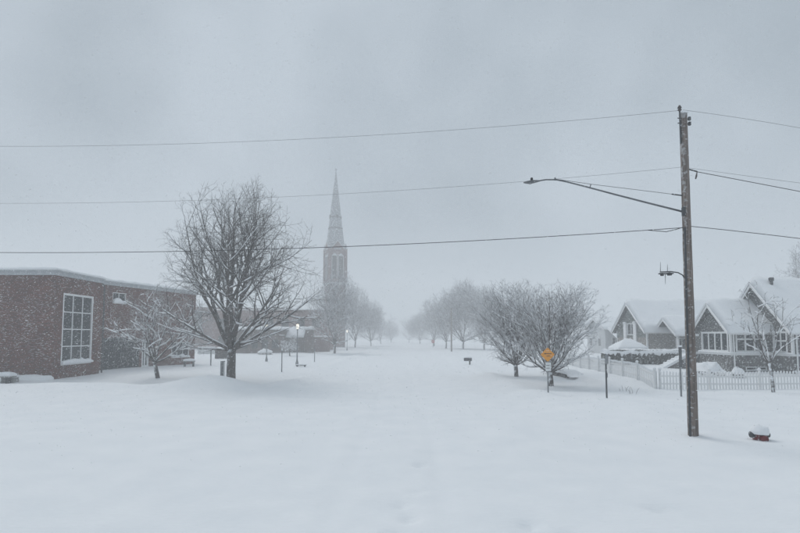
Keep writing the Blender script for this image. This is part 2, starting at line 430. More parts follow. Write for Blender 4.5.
def wall(mb, O, U, L, z0, z1, N, holes=(), reveal=.14, top=None):
    """an upright wall from O along U with openings (u0, u1, za, zb) and their reveals; N points outward"""
    us = sorted({0, L, *[h[0] for h in holes], *[h[1] for h in holes]}); zs = sorted({z0, z1, *[h[2] for h in holes], *[h[3] for h in holes]})
    P = lambda u, z, r=0: (O[0]+U[0]*u-N[0]*r, O[1]+U[1]*u-N[1]*r, z)
    for a, b in zip(us, us[1:]):
        for c, d in zip(zs, zs[1:]):
            mu, mz = (a+b)/2, (c+d)/2
            if any(h[0] < mu < h[1] and h[2] < mz < h[3] for h in holes): continue
            mb.add([P(a, c), P(b, c), P(b, d), P(a, d)], [(0, 1, 2, 3)])
    for h in holes:
        q = [(h[0], h[2]), (h[1], h[2]), (h[1], h[3]), (h[0], h[3])]
        for (a, c), (b, d) in zip(q, q[1:]+q[:1]):
            mb.add([P(a, c), P(b, d), P(b, d, reveal), P(a, c, reveal)], [(0, 1, 2, 3)])
    return mb
def window(parent, O, U, N, u0, u1, z0, z1, cols, rows, fw=.08, mw=.045, rec=.08, frame='white_paint', ledge=.0, name='window', rowsplit=None):
    """frame with muntins as a part, each pane a sub-part, snow on the sill a sub-part"""
    U3 = Vector((U[0], U[1], 0)); N3 = Vector((N[0], N[1], 0)); Z = Vector((0, 0, 1))
    base = Vector((O[0], O[1], 0))
    def bx(mb, a, b, c, d, r, t):
        mb.obox(base+U3*((a+b)/2)+Z*((c+d)/2)-N3*r, U3*((b-a)/2), N3*(t/2), Z*((d-c)/2))
    mb = MB()
    bx(mb, u0, u0+fw, z0, z1, rec-.03, .12); bx(mb, u1-fw, u1, z0, z1, rec-.03, .12)
    bx(mb, u0+fw, u1-fw, z0, z0+fw, rec-.03, .117); bx(mb, u0+fw, u1-fw, z1-fw, z1, rec-.03, .117)
    iw = (u1-u0-2*fw-(cols-1)*mw)/cols
    rs = rowsplit or [1/rows]*rows
    ih = (z1-z0-2*fw-(rows-1)*mw)
    for i in range(1, cols):
        a = u0+fw+i*iw+(i-1)*mw; bx(mb, a, a+mw, z0+fw, z1-fw, rec-.01, .07)
    zc = z0+fw; cells = []
    for j in range(rows):
        h = ih*rs[j]; cells.append((zc, zc+h)); zc += h
        if j < rows-1: bx(mb, u0+fw, u1-fw, zc, zc+mw, rec-.013, .075); zc += mw
    f = mb.build(name, frame, parent, True)
    for j in range(rows):
        for i in range(cols):
            a = u0+fw+i*(iw+mw); p = MB(); bx(p, a-.01, a+iw+.01, cells[j][0]-.01, cells[j][1]+.01, rec+.01, .012)
            p.build('pane', 'glass', f, True)
    if ledge:
        lm = MB(); n = 14; w = .14
        vs = []; fs = []
        prof = [(-.16, 0), (-.19, .4), (-.15, .8), (-.05, 1.), (.06, .9), (.07, 0)]
        for i in range(n+1):
            u = u0+.01+(u1-u0-.02)*i/n; hh = ledge*(.75+.5*noise.noise((u*2.3, z0, O[0])))*min(1, .4+min(i, n-i)*.4)
            for r, k in prof: q = base+U3*u-N3*r*1.0+Z*(z0+fw*.6+hh*k); vs.append(q)
        m_ = len(prof)
        for i in range(n):
            for k in range(m_): fs.append((i*m_+k, i*m_+(k+1) % m_, (i+1)*m_+(k+1) % m_, (i+1)*m_+k))
        fs.append(tuple(range(m_))); fs.append(tuple(n*m_+k for k in range(m_))[::-1])
        lm.add(vs, fs).build('sill_snow', 'snow', f, True, smooth=False)
    return f

# ------------------------------------------------------------------ ground and street
def axis(segs):
    o = []
    for a, b, st in segs:
        n = max(1, round((b-a)/st)); o += [a+(b-a)*i/n for i in range(n)]
    o.append(segs[-1][1]); return o
XS = axis([(-280, -120, 16), (-120, -50, 5), (-50, -28, 1.2), (-28, -14, .45), (-14, -3, .25), (-3, 3, .1), (3, 14, .22), (14, 30, .45), (30, 55, 1.2), (55, 120, 5), (120, 280, 16)])
YS = axis([(-30, 0, 3), (0, 5, .5), (5, 13, .1), (13, 24, .2), (24, 36, .22), (36, 60, .6), (60, 120, 2), (120, 250, 6), (250, 440, 19)])
ROAD = 6.0
XS = sorted(XS+[-ROAD, ROAD])
XS = [x for i, x in enumerate(XS) if i == 0 or x-XS[i-1] > 1e-4]
gv = [(x, y, gz(x, y)) for y in YS for x in XS]; nX = len(XS)
ia, ib = min(range(nX), key=lambda i: abs(XS[i]+ROAD)), min(range(nX), key=lambda i: abs(XS[i]-ROAD))
gf = {'ground': [], 'road': []}
for j in range(len(YS)-1):
    for i in range(nX-1):
        gf['road' if ia <= i < ib else 'ground'].append((j*nX+i, j*nX+i+1, (j+1)*nX+i+1, (j+1)*nX+i))
for nm in ('ground', 'road'):
    used = sorted({i for f in gf[nm] for i in f}); ix = {k: q for q, k in enumerate(used)}
    o = MB().add([gv[k] for k in used], [tuple(ix[i] for i in f) for f in gf[nm]]).build(nm, 'ground', smooth=True)
    o['kind'] = 'structure'
    o['label'] = 'smooth snow covering the street' if nm == 'road' else 'deep snow covering lawns and verges'

# ------------------------------------------------------------------ brick building on the left
BX = -23.0; BY = 35.4
bb = thing('brick_building', 'two storey flat roofed red brick building with tall snowy window by the street', 'building', (BX, BY, 0))
EW = (0, 1); NE = (1, 0)
zt = 6.95
Wy0, Wy1 = at_x(62, 330, BX).y-BY, at_x(92.5, 330, BX).y-BY
h1 = (Wy0, Wy1, .9, 5.85)
y2 = at_x(100.5, 330, BX).y-BY             # end of the near block
X2 = BX-2.0; y3 = 65-BY
mb = MB()
wall(mb, (BX, BY), EW, y2, -.3, zt, NE, [h1], .18)
wall(mb, (-47, BY), (1, 0), 24.0, -.3, zt, (0, -1))
wall(mb, (BX-2.5, BY+y2), (1, 0), 2.5, -.3, zt, (0, 1))
mb.box(-47, BX-.9, BY+.5, BY+y2-.02, zt-.3, zt-.01)
mb.build('wall', 'brick', bb, True)
def on_wall(u):                               # position along the second wall for a picture column
    k = (u-400)/FPX; return (k*O2[1]-O2[0])/(U2[0]-k*U2[1])
O2 = (-24.6, 43.9); U2 = Vector((.287, .958)).normalized()[:]; N2 = (U2[1], -U2[0]); zt2 = 7.15
L2 = on_wall(195.5)
hd = (on_wall(104), on_wall(140.5), .1, 2.75); hs = (on_wall(143), on_wall(150), .1, 2.6); hw = (on_wall(112), on_wall(125.5), 5.65, 6.6); hl = (on_wall(172.5), on_wall(190), .75, 2.3)
mb = MB()
wall(mb, O2, U2, L2, -.3, zt2, N2, [hd, hs, hw, hl], .2)
E2 = (O2[0]+U2[0]*L2, O2[1]+U2[1]*L2); wall(mb, E2, (-N2[0], -N2[1]), 24, -.3, zt2, U2); wall(mb, (O2[0]-N2[0]*3, O2[1]-N2[1]*3), N2, 3, -.3, zt2, (-U2[0], -U2[1]))
mb.build('wall', 'brick', bb, True)
def turned(mb):
    """local x along the second wall, y into the building"""
    mb.v = [(O2[0]+U2[0]*x-N2[0]*y, O2[1]+U2[1]*x-N2[1]*y, z) for x, y, z in mb.v]; return mb
turned(MB().box(.2, L2-.3, .4, 24, zt2-.25, zt2-.01)).build('roof_deck', 'concrete', bb, True)
window(bb, (BX, BY), EW, NE, h1[0], h1[1], h1[2], h1[3], 3, 4, .14, .07, .10, 'white_paint', .42)
window(bb, O2, U2, N2, *hw, 2, 1, .06, .05, .10, 'white_paint', .55)
window(bb, O2, U2, N2, *hl, 3, 1, .07, .05, .10, 'white_paint', .35)
window(bb, O2, U2, N2, *hs, 2, 1, .16, .16, .10, 'white_paint', 0)
gd = window(bb, O2, U2, N2, *hd, 6, 2, .10, .08, .10, 'dark_metal', 0, 'glazed_entrance', [.76, .24])
for k in range(2):
    _u = (hd[0]+hd[1])/2+(.14 if k else -.14); MB().obox((O2[0]+U2[0]*_u+N2[0]*.03, O2[1]+U2[1]*_u+N2[1]*.03, 1.2), (.02, 0, 0), (0, .02, 0), (0, 0, .25)).build('door_handle', 'grey_metal', gd, True)
# parapet band, its snow, downpipe
mb = MB()
mb.box(-47, BX+.16, BY-.16, BY+y2-.01, zt+.002, zt+.24); mb.box(-47, BX+.24, BY-.24, BY+y2-.02, zt+.242, zt+.33)
mb.build('parapet', 'metal_fascia', bb, True)
mb = MB().box(0, L2+.16, -.16, 24, zt2+.002, zt2+.24).box(.01, L2+.24, -.24, 24, zt2+.242, zt2+.33)
turned(mb).build('parapet', 'metal_fascia', bb, True)
snow_cap(MB(), -47, BX+.24, BY-.24, BY+y2, zt+.332, .22, 1.).build('roof_snow', 'snow', bb, True, True)
turned(snow_cap(MB(), .1, L2+.2, -.2, 24, zt2+.332, .26, 2.)).build('roof_snow', 'snow', bb, True, True)
MB().tube([(BX-.05, BY+y2+.12, zt), (BX+.12, BY+y2+.13, zt-.3), (BX+.12, BY+y2+.13, .1)], .06, 8).build('downpipe', 'dark_metal', bb, True)
# bevelled drift against the frontal wall (a heap of snow with its own shape)
dl, dr = at_y(-10, 378, 34.9).x, at_y(49.5, 378, 34.9).x
o = snow_cap(MB(), dl-6, dr, 34.55, 35.37, -.1, .52, 3.).build('snow_drift', 'snow', smooth=True)
tag(o, 'long low shelf of snow at the foot of the brick wall', 'snow drift')

# ------------------------------------------------------------------ park bench and low table on the left
def slab_bench(name, label, cat, loc, L, W, H, rz=0, group=None, sn=.16):
    t = thing(name, label, cat, loc, group, rz)
    MB().box(-L/2, L/2, -W/2, W/2, H-.07, H).build('seat', 'concrete', t)
    for sx in (-1, 1): MB().box(sx*L*.36-.07, sx*L*.36+.07, -W*.4, W*.4, -.25, H-.072).build('leg', 'dark_metal', t)
    snow_cap(MB(), -L/2, L/2, -W/2, W/2, H+.002, sn, loc[0], .02).build('snow', 'snow', t, smooth=True)
    return t
p = G(-2, 382.5); slab_bench('bench', 'snow topped bench at the brick wall beside the long snow shelf', 'bench', p, 1.9, .55, .42, 0, sn=.26)
b_ = thing('planter', 'low grey box planter beside the snow topped bench', 'planter', G(10, 382))
MB().box(-.38, .38, -.25, .25, -.2, .30).build('box', 'concrete', b_); snow_cap(MB(), -.38, .38, -.25, .25, .302, .12, 5.).build('snow', 'snow', b_, smooth=True)
p = G(189, 366.5); slab_bench('picnic_table', 'small snow topped table at the far corner of the brick building', 'table', p, 1.0, .7, .5, .3, sn=.22)
p = G(301, 366.5); slab_bench('bench', 'low bench nearly buried in snow beside a lit lamp post', 'bench', p, .95, .4, .16, .2, sn=.05)

# ------------------------------------------------------------------ trees
def env_exit(p, d, c, r):
    q = Vector(((p.x-c.x)/r.x, (p.y-c.y)/r.y, (p.z-c.z)/r.z)); e = Vector((d.x/r.x, d.y/r.y, d.z/r.z))
    a = e.dot(e); b = q.dot(e); cc = q.dot(q)-1; D = b*b-a*cc
    if D <= 0: return 0
    t = (-b+math.sqrt(D))/a
    return max(0, t)
def grow(seed, P):
    rng = random.Random(seed); br = []; jl = P.get('jl', (.82, 1.02))
    c, r = Vector(P['c']), Vector(P['r'])
    NS = P.get('steps', (9, 8, 5, 3, 2)); wob = P.get('wob', (.05, .10, .14, .18, .2)); trop = P.get('trop', (.02, .06, .05, .04, .03))
    rmin = P.get('rmin', .009); LV = P.get('levels', 4)
    def path(p, d, L, r0, r1, lv):
        n = NS[lv]; pts = [p.copy()]; rad = [r0]; dirs = [d.copy()]
        for i in range(n):
            d = d+Vector((rng.gauss(0, 1), rng.gauss(0, 1), rng.gauss(0, 1)))*wob[lv]; d.z += trop[lv]*P.get('up', 1); d.normalize()
            p = p+d*(L/n); t = (i+1)/n; pts.append(p.copy()); rad.append(max(rmin*.7, r0+(r1-r0)*t**.85)); dirs.append(d.copy())
        br.append((pts, rad, lv)); return pts, rad, dirs
    def at(pts, rad, dirs, t):
        f = t*(len(pts)-1); i = min(int(f), len(pts)-2); k = f-i
        return pts[i].lerp(pts[i+1], k), rad[i]+(rad[i+1]-rad[i])*k, dirs[i].lerp(dirs[i+1], k).normalized()
    def kids(pts, rad, dirs, L, lv):
        if lv >= LV: return
        n = P['n'][lv]; n = max(1, round(n*(L/P['ref'][lv])*rng.uniform(.8, 1.2)))
        az = rng.uniform(0, 6.28)
        for k in range(n):
            t = P['t0'][lv]+(1-P['t0'][lv])*(k+rng.random())/n; t = min(t, .985)
            p, rr, d = at(pts, rad, dirs, t)
            az += 2.4+rng.uniform(-.5, .5); ang = R(rng.uniform(*P['ang'][lv]))
            o = d.orthogonal(); o.rotate(Quaternion(d, az)); nd_ = (d*math.cos(ang)+o*math.sin(ang)).normalized()
            ex = env_exit(p, nd_, c, r)
            if ex < .06: ex = .12
            Lc = min(ex*rng.uniform(*jl), L*P['ratio'][lv]*rng.uniform(.7, 1.2)*(1.15-.5*t))
            Lc = max(Lc, P.get('lmin', .15))
            r0 = max(rmin, min(rr*.75, rr*.5+.012*Lc)); pp = path(p, nd_, Lc, r0, max(rmin*.7, r0*.22), lv+1)
            kids(*pp, Lc, lv+1)
    # trunk
    lean = Vector(P.get('lean', (0, 0, 0)))
    tp = path(Vector((0, 0, -.3)), (Vector((0, 0, 1))+lean).normalized(), P['trunk']+.3, P['tr'], P['tr']*P.get('ttap', .8), 0)
    fork = tp[0][-1]
    if P.get('leader'):
        lp = path(fork, Vector((.03, 0, 1)).normalized(), P['leader'], P['tr']*.62, .03, 1); kids(*lp, P['leader'], 1)
    for k in range(P['limbs']):
        az = k*2.399+rng.uniform(-.3, .3)+P.get('az0', 0); f = k/max(1, P['limbs']-1)
        ang = R(P['la'][0]+(P['la'][1]-P['la'][0])*f+rng.uniform(-6, 6))
        d = Vector((math.sin(ang)*math.cos(az), math.sin(ang)*math.sin(az), math.cos(ang)))
        if P.get('leader'):
            p, rr, _ = at(*lp, P['lt'][0]+(P['lt'][1]-P['lt'][0])*(1-f)); 
            if rng.random() < P.get('forkp', .4): p = fork.lerp(tp[0][-2], rng.random()*.6); rr = P['tr']*.7
        else: p = fork.lerp(tp[0][-2], rng.random()*.7); rr = P['tr']*.8
        L = env_exit(p, d, c, r)*rng.uniform(.85, 1.0); r0 = min(rr*.62, .035*L*P.get('lr', 1)+.02)
        pp = path(p, d, L, r0, max(rmin, r0*.12), 1); kids(*pp, L, 1)
    if P.get('egg'):                                  # wider below, narrower above
        for pts, rad, lv in br:
            for q in pts:
                if lv > 0 or q.z > P['trunk']*.8:
                    k = 1-P['egg']*max(-1, min(1, (q.z-c.z)/r.z))*min(1, max(0, (q.z-P['trunk'])/1.5)); q.x *= k; q.y *= k
    return br
def tree_parts(root, br, seed, bark='bark', twig='twig', snow_amt=1., snow_lv=2, sides=(10, 7, 5, 3, 3), stretch=1.):
    rng = random.Random(seed); a, b, s = MB(), MB(), MB()
    for pts, rad, lv in br:
        (a if lv <= 1 else b).tube(pts, rad, sides[lv], cap=lv <= 1)
        if snow_amt and lv <= snow_lv and lv > 0:
            run = []; 
            def flush():
                if len(run) > 1: s.tube([q for q, _ in run], [(k if 0 < i < len(run)-1 else k*.35) for i, (_, k) in enumerate(run)], 5)
                run.clear()
            n = len(pts); fine = []
            for i in range(n-1):
                for k in range(3): fine.append((pts[i].lerp(pts[i+1], k/3), rad[i]+(rad[i+1]-rad[i])*k/3, (pts[i+1]-pts[i]).normalized()))
            for q, rr, d in fine:
                hz = math.sqrt(max(0, 1-d.z*d.z))
                if hz < .45 or rng.random() < .10: flush(); continue
                k = (rr*.75+.020)*snow_amt*hz*rng.uniform(.75, 1.2); k = min(k, .075)
                run.append((q+Vector((0, 0, rr*.55+k*.45)), k))
            flush()
    a.build('trunk', bark, root, smooth=True)
    b.build('crown', twig, root)['kind'] = 'stuff'
    if s.v: s.build('snow', 'snow', root, smooth=True)['kind'] = 'stuff'
    return root

def make_tree(name, label, loc, seed, P, group=None, **kw):
    t = thing(name, label, 'tree', loc, group)
    return tree_parts(t, grow(seed, P), seed, **kw)

# tall bare tree in front of the brick building
pb = G(231, 381.5)
H = (at_y(231, 177, pb.y).z-pb.z)
make_tree('bare_tree', 'tall broad bare tree with snowy limbs beside the street in front of brick building', pb, 11, dict(
    trunk=2.0, tr=.31, ttap=.85, lean=(.03, 0, 0), leader=H*.70, limbs=19, la=(8, 86), lt=(.03, .45), forkp=.75, az0=.5, lr=.45,
    egg=.20, jl=(.55, 1.16), c=(.40, 0, H*.54), r=(5.9, 5.1, H*.47), n=(0, 6.5, 4.6, 3.5), ref=(1, 5., 2.2, 1.), t0=(0, .28, .2, .15), ang=((0, 0), (22, 48), (25, 50), (25, 55)),
    ratio=(0, .50, .48, .5), up=1.1, trop=(.01, .03, .035, .03, .03), wob=(.03, .05, .08, .11, .14), rmin=.0068, lmin=.2), snow_amt=1.1, snow_lv=2)
# low spreading tree at the entrance
ps = G(158.5, 378); H = at_y(158, 290, ps.y).z-ps.z
make_tree('spreading_tree', 'low spreading tree with thick snow on its arching limbs before brick entrance', ps, 5, dict(
    trunk=1.15, tr=.15, ttap=.8, limbs=8, la=(22, 66), az0=2.9, lr=.9, c=(.1, 0, H*.55), r=(4.3, 3.4, H*.47), n=(0, 8, 5, 5), ref=(1, 3.5, 1.6, .8),
    t0=(0, .22, .15, .1), ang=((0, 0), (25, 55), (30, 60), (30, 60)), ratio=(0, .5, .5, .5), trop=(.01, .015, .03, .03, .02), wob=(.06, .12, .16, .2, .2), rmin=.008, lmin=.15),
    bark='bark_white', twig='twig_white', snow_amt=1.5, snow_lv=2)
# two round, dense trees on the right
def vase(label, u, v, top, half, seed, limbs, dx=0., ry=2.5):
    q = G(u, v); H = at_y(u, top, q.y).z-q.z; rx = half*q.y/FPX
    make_tree('round_tree', label, q, seed, dict(trunk=.85, tr=.15, ttap=.95, limbs=limbs, la=(8, 76), az0=1.2, lr=.75, egg=-.30, c=(dx, 0, H*.52), r=(rx, ry, H*.46),
        jl=(.45, 1.28), n=(0, 9.5, 5.2, 3.4), ref=(1, 3.2, 1.5, .8), t0=(0, .2, .12, .1), ang=((0, 0), (14, 38), (18, 42), (22, 50)), ratio=(0, .55, .55, .5), trop=(.01, .05, .06, .06, .04),
        wob=(.04, .07, .10, .14, .2), rmin=.0085, lmin=.18, steps=(6, 7, 5, 3, 2)), bark='bark_white', twig='twig_white', snow_amt=.9, snow_lv=2)
vase('dense round bare tree directly behind the orange diamond sign', 551.5, 386, 278, 56, 27, 19, .1)
vase('dense round snowy tree a little farther off than the one behind diamond sign', 516.5, 376.5, 277, 46, 38, 17, .1, 3.0)
# young tree in front of the picket fence
py = G(774, 392.5); H = at_y(774, 284, py.y).z-py.z
make_tree('young_tree', 'slim young tree with snowy forked limbs before the white picket fence', py, 8, dict(trunk=1.5, tr=.085, ttap=.8, lean=(-.05, 0, 0), limbs=6, la=(14, 44), az0=2.8, lr=.75,
    c=(-.25, 0, H*.60), r=(2.1, 1.7, H*.44), n=(0, 5, 3, 2), ref=(1, 3., 1.4, .7), t0=(0, .25, .2, .2), ang=((0, 0), (20, 45), (25, 50), (25, 50)), ratio=(0, .5, .5, .5), trop=(.01, .01, .03, .03, .02),
    rmin=.008, lmin=.2), bark='bark_white', twig='twig', snow_amt=1.25, snow_lv=2)

# a street tree for the rows further off, made once in two shapes and copied
def street_proto(seed, wide, bark, twig, kw=()):
    t = thing('street_tree', 'x', 'tree')
    P = dict(trunk=1.1, tr=.17, ttap=.8, leader=7.2, limbs=19, la=(12, 78), lt=(.03, .6), forkp=.35, lr=.8, c=(0, 0, 5.6), r=(3.8*wide, 3.6*wide, 5.1),
        jl=(.5, 1.25), egg=.12, n=(0, 7, 4.5, 3), ref=(1, 3.5, 1.6, .8), t0=(0, .2, .15, .1), ang=((0, 0), (20, 46), (24, 48), (25, 55)), ratio=(0, .5, .5, .5), trop=(.01, .06, .05, .04, .03), rmin=.016, lmin=.25)
    P.update(kw)
    return tree_parts(t, grow(seed, P), seed, bark=bark, twig=twig, snow_amt=1., snow_lv=2, sides=(8, 6, 4, 3, 3))
spA = street_proto(41, 1.0, 'bark_white', 'twig_white'); spB = street_proto(52, 1.35, 'bark_white', 'twig_white')
def far_tree(src, used, label, u, v, top, rz, wide=1., group=None):
    o = src if not used[0] else copy_tree(src); used[0] = True
    q = G(u, v); s = (at_y(u, top, q.y).z-q.z)/10.6
    o.location = q; o.rotation_euler = (0, 0, rz); o.scale = (s*wide, s*wide, s); o['label'] = label; o['category'] = 'tree'
    if group: o['group'] = group
    return o
uA, uB = [False], [False]
far_tree(spA, uA, 'mid sized bare tree standing in front of the church tower', 334.5, 353.5, 268, .4, .95)
far_tree(spA, uA, 'pale hazy tree just past the church tower along the street', 355, 347.5, 281, 2.1, .75)
hz = 'hazy trees lining the far end of the street'
LF = 'faint grey tree far down the church side of the street'
RF = 'faint grey tree far down the house side of the street'
spC = street_proto(77, 1.25, 'bark_white', 'twig_white', dict(limbs=11, la=(25, 80), egg=-.12, jl=(.35, 1.3), leader=5.6)); uC = [False]
far_tree(spB, uB, LF, 371, 345.8, 299, .7, .8, hz); far_tree(spC, uC, LF, 381, 344, 311, 2.9, 1.15, hz); far_tree(spA, uA, LF, 391, 342.6, 320, 1.9, 1.3, hz)
far_tree(spC, uC, RF, 409, 342.6, 317, 1.9, 1.2, hz); far_tree(spB, uB, RF, 420, 343.8, 311, .1, .95, hz); far_tree(spA, uA, RF, 434, 346, 296, 4.1, 1.05, hz)
far_tree(spB, uB, 'largest of the hazy trees, its crown above the thin bare pole', 463, 349, 278, 5.1, .9)
far_tree(spA, uA, 'hazy upright tree right behind the thin bare pole', 446, 348.2, 288, .9, .9)
far_tree(spB, uB, 'hazy tree showing through behind the round snowy tree', 484, 350, 284, 3.4, .8)
far_tree(spA, uA, 'tall dark bare tree behind the roof of the house with picket fence', 818, 352, 238, 1.2, 1.0)
# small weeping tree, loaded with snow, before the church wing
q = G(290, 356)
make_tree('weeping_tree', 'small snow laden ornamental tree between the two lit lamp posts', q, 61, dict(trunk=1.0, tr=.09, limbs=9, la=(30, 70), c=(0, 0, 1.7), r=(1.4, 1.3, 1.55), n=(0, 8, 5, 3), ref=(1, 1.4, .7, .4),
    t0=(0, .2, .1, .1), ang=((0, 0), (30, 60), (30, 60), (30, 60)), ratio=(0, .6, .5, .5), trop=(.01, -.12, -.1, -.05, 0), rmin=.014, lmin=.12), bark='bark_white', twig='twig_white', snow_amt=1.6)

# ------------------------------------------------------------------ church with steeple
CY = 138.0
pc = at_y(334.5, 340, CY); S = CY/FPX*1.0
ch = thing('church', 'brick church with tall pointed slate steeple', 'church', (pc.x, CY, 0), None, R(24))
tw = 4.35/2                                       # half width of the tower
zb0 = at_y(334, 283, CY).z; zb1 = at_y(334, 251, CY).z; ztip = at_y(336.5, 172, CY).z
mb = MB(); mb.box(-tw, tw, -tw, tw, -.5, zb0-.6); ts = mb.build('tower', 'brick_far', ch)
MB().box(-tw-.25, tw+.25, -tw-.25, tw+.25, zb0-.602, zb0).build('string_course', 'pale_trim', ts)
mb = MB(); hb = []
for k in range(4):
    a = k*math.pi/2; U = (math.cos(a), math.sin(a)); N = (math.sin(a), -math.cos(a))
    O = (-U[0]*tw+N[0]*tw, -U[1]*tw+N[1]*tw)
    wall(mb, O, U, 2*tw, zb0, zb1, N, [(tw-1.45, tw-.25, zb0+.9, zb1-1.6), (tw+.25, tw+1.45, zb0+.9, zb1-1.6)], .35)
    hb.append((O, U, N))
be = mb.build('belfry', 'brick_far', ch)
for O, U, N in hb:
    for u0 in (tw-1.45, tw+.25):
        m2 = MB(); c = Vector((O[0]+U[0]*(u0+.6)-N[0]*.3, O[1]+U[1]*(u0+.6)-N[1]*.3, (zb0+.9+zb1-1.6)/2)); hh = (zb1-1.6-zb0-.9)/2
        m2.obox(c, (U[0]*.6, U[1]*.6, 0), (N[0]*.03, N[1]*.03, 0), (0, 0, hh)); m2.build('louvre', 'dark_wood', be)
        m2 = MB(); c2 = Vector((O[0]+U[0]*(u0+.6)+N[0]*.05, O[1]+U[1]*(u0+.6)+N[1]*.05, 0))
        for sx in (-1, 1): m2.obox((c2.x+U[0]*.68*sx, c2.y+U[1]*.68*sx, c.z), (U[0]*.07, U[1]*.07, 0), (N[0]*.05, N[1]*.05, 0), (0, 0, hh))
        m2.prism([(-.75, 0), (.75, 0), (.75, .12), (0, .75), (-.75, .12)], lambda a_, b_, t_: (c2.x+U[0]*a_+N[0]*t_, c2.y+U[1]*a_+N[1]*t_, c.z+hh+b_), -.05, .05)
        m2.build('arch', 'pale_trim', be)
    # gablet over each face
    cx, cy = N[0]*tw, N[1]*tw
    MB().prism([(-tw*.9, 0), (tw*.9, 0), (0, 2.3)], lambda a_, b_, t_: (cx+U[0]*a_+N[0]*t_, cy+U[1]*a_+N[1]*t_, zb1+b_), -1.2, .12).build('gablet', 'brick_far', be)
    m2 = MB()
    for sx in (-1, 1):
        m2.prism([(sx*(tw*.92), -.1), (0, 2.3), (0, 2.6), (sx*(tw*1.02), -.1)], lambda a_, b_, t_: (cx+U[0]*a_+N[0]*t_, cy+U[1]*a_+N[1]*t_, zb1+b_), -1.3, .22)
    m2.build('coping', 'pale_trim', be)
for sx in (-1, 1):
    for sy in (-1, 1):
        mp = MB(); mp.box(sx*tw-.32, sx*tw+.32, sy*tw-.32, sy*tw+.32, zb0+.005, zb1+.3); bt = mp.build('buttress', 'brick_far', ch)
        MB().lathe([(.50, 0), (.42, .1), (.03, 1.6)], (sx*tw, sy*tw, zb1+.3), 4).build('pinnacle', 'slate', bt)
rb = tw*1.17; zs = zb1+.1
sp = MB().lathe([(rb, 0), (rb*.97, .5), (.10, ztip-zs)], (0, 0, zs), 8).build('spire', 'slate', ch)
for f, h in ((.27, .22), (.41, .22)):
    rr = rb*(1-f)+.02; MB().lathe([(rr+.05, 0), (rr+.03, h)], (0, 0, zs+(ztip-zs)*f), 8).build('band', 'dark_wood', sp)
for k in range(4):
    a = k*math.pi/2; f = .40; rr = rb*(1-f)*.95; c = Vector((math.cos(a)*rr, math.sin(a)*rr, zs+(ztip-zs)*f))
    N = Vector((math.cos(a), math.sin(a), 0)); U = Vector((-N.y, N.x, 0))
    MB().prism([(-.24, 0), (.24, 0), (.24, .5), (0, 1.0), (-.24, .5)], lambda a_, b_, t_: c+U*a_+N*t_+Vector((0, 0, b_)), -.5, .16).build('lucarne', 'dark_wood', sp)
mb = MB(); mb.tube([(0, 0, ztip-.3), (0, 0, ztip+1.0)], .05, 6); mb.box(-.3, .3, -.04, .04, ztip+.55, ztip+.66); mb.build('finial', 'dark_metal', sp)
# nave and side wing, with windows
nv = MB(); nx0, nx1, ny0, ny1 = -36.0, -tw, -3.0, 14.0; nz1 = at_y(270, 309, 130).z
holes = [(2.0+i*4.2, 3.6+i*4.2, 4.2, nz1-1.1) for i in range(8)]
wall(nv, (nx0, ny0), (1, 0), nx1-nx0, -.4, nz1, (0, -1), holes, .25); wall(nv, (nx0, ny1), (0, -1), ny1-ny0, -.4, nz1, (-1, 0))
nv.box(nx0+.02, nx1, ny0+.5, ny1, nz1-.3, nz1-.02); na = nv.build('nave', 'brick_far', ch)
for h in holes: MB().box(nx0+h[0]-.02, nx0+h[1]+.02, ny0+.2, ny0+.25, h[2]-.02, h[3]+.02).build('window', 'glass', na)
snow_cap(MB(), nx0-.2, nx1, ny0-.2, ny1, nz1, .2, 8.).build('roof_snow', 'snow', na, smooth=True)

# broad brown hall behind the lamp posts
wy = 106.0
xa, xb = at_y(212, 340, wy).x, at_y(327, 340, wy).x; zw = at_y(270, 310, wy).z
lw = thing('brick_hall', 'broad flat roofed brown brick hall behind the lit lamp posts', 'building', ((xa+xb)/2, wy, 0)); Lw = xb-xa
mb = MB(); hs_ = [(1.2+i*3.1, 2.8+i*3.1, z_, z_+1.7) for i in range(7) for z_ in (1.2, 4.6)]
wall(mb, (xa, wy), (1, 0), Lw, -.3, zw, (0, -1), hs_, .2); wall(mb, (xb, wy), (0, 1), 10, -.3, zw, (1, 0)); wall(mb, (xa, wy+10), (0, -1), 10, -.3, zw, (-1, 0))
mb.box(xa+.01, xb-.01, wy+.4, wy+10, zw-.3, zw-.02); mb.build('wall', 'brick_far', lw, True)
for h in hs_: MB().box(xa+h[0]-.02, xa+h[1]+.02, wy+.14, wy+.19, h[2]-.02, h[3]+.02).build('window', 'glass', lw, True)
snow_cap(MB(), xa, xb, wy, wy+10, zw+.002, .16, 14.).build('roof_snow', 'snow', lw, True, True)
# low brick wing before the church
wy = 88.0
xa, xb = at_y(236, 340, wy).x, at_y(281, 340, wy).x; zw = at_y(260, 330.5, wy).z
lw = thing('brick_annex', 'long low brick annex with thick snow on its flat roof near the church', 'building', ((xa+xb)/2, wy, 0))
Lw = xb-xa
mb = MB(); hs_ = [(.8+i*1.7, 1.9+i*1.7, .9, 2.3) for i in range(4)]
wall(mb, (xa, wy), (1, 0), Lw, -.3, zw, (0, -1), hs_, .2); wall(mb, (xb, wy), (0, 1), 9, -.3, zw, (1, 0)); wall(mb, (xa, wy+9), (0, -1), 9, -.3, zw, (-1, 0))
mb.build('wall', 'brick_grey', lw, True)
for h in hs_: MB().box(xa+h[0]-.02, xa+h[1]+.02, wy+.14, wy+.19, h[2]-.02, h[3]+.02).build('window', 'glass', lw, True)
MB().box(xa-.2, xb+.2, wy-.2, wy+9, zw, zw+.14).build('roof', 'dark_wood', lw, True)
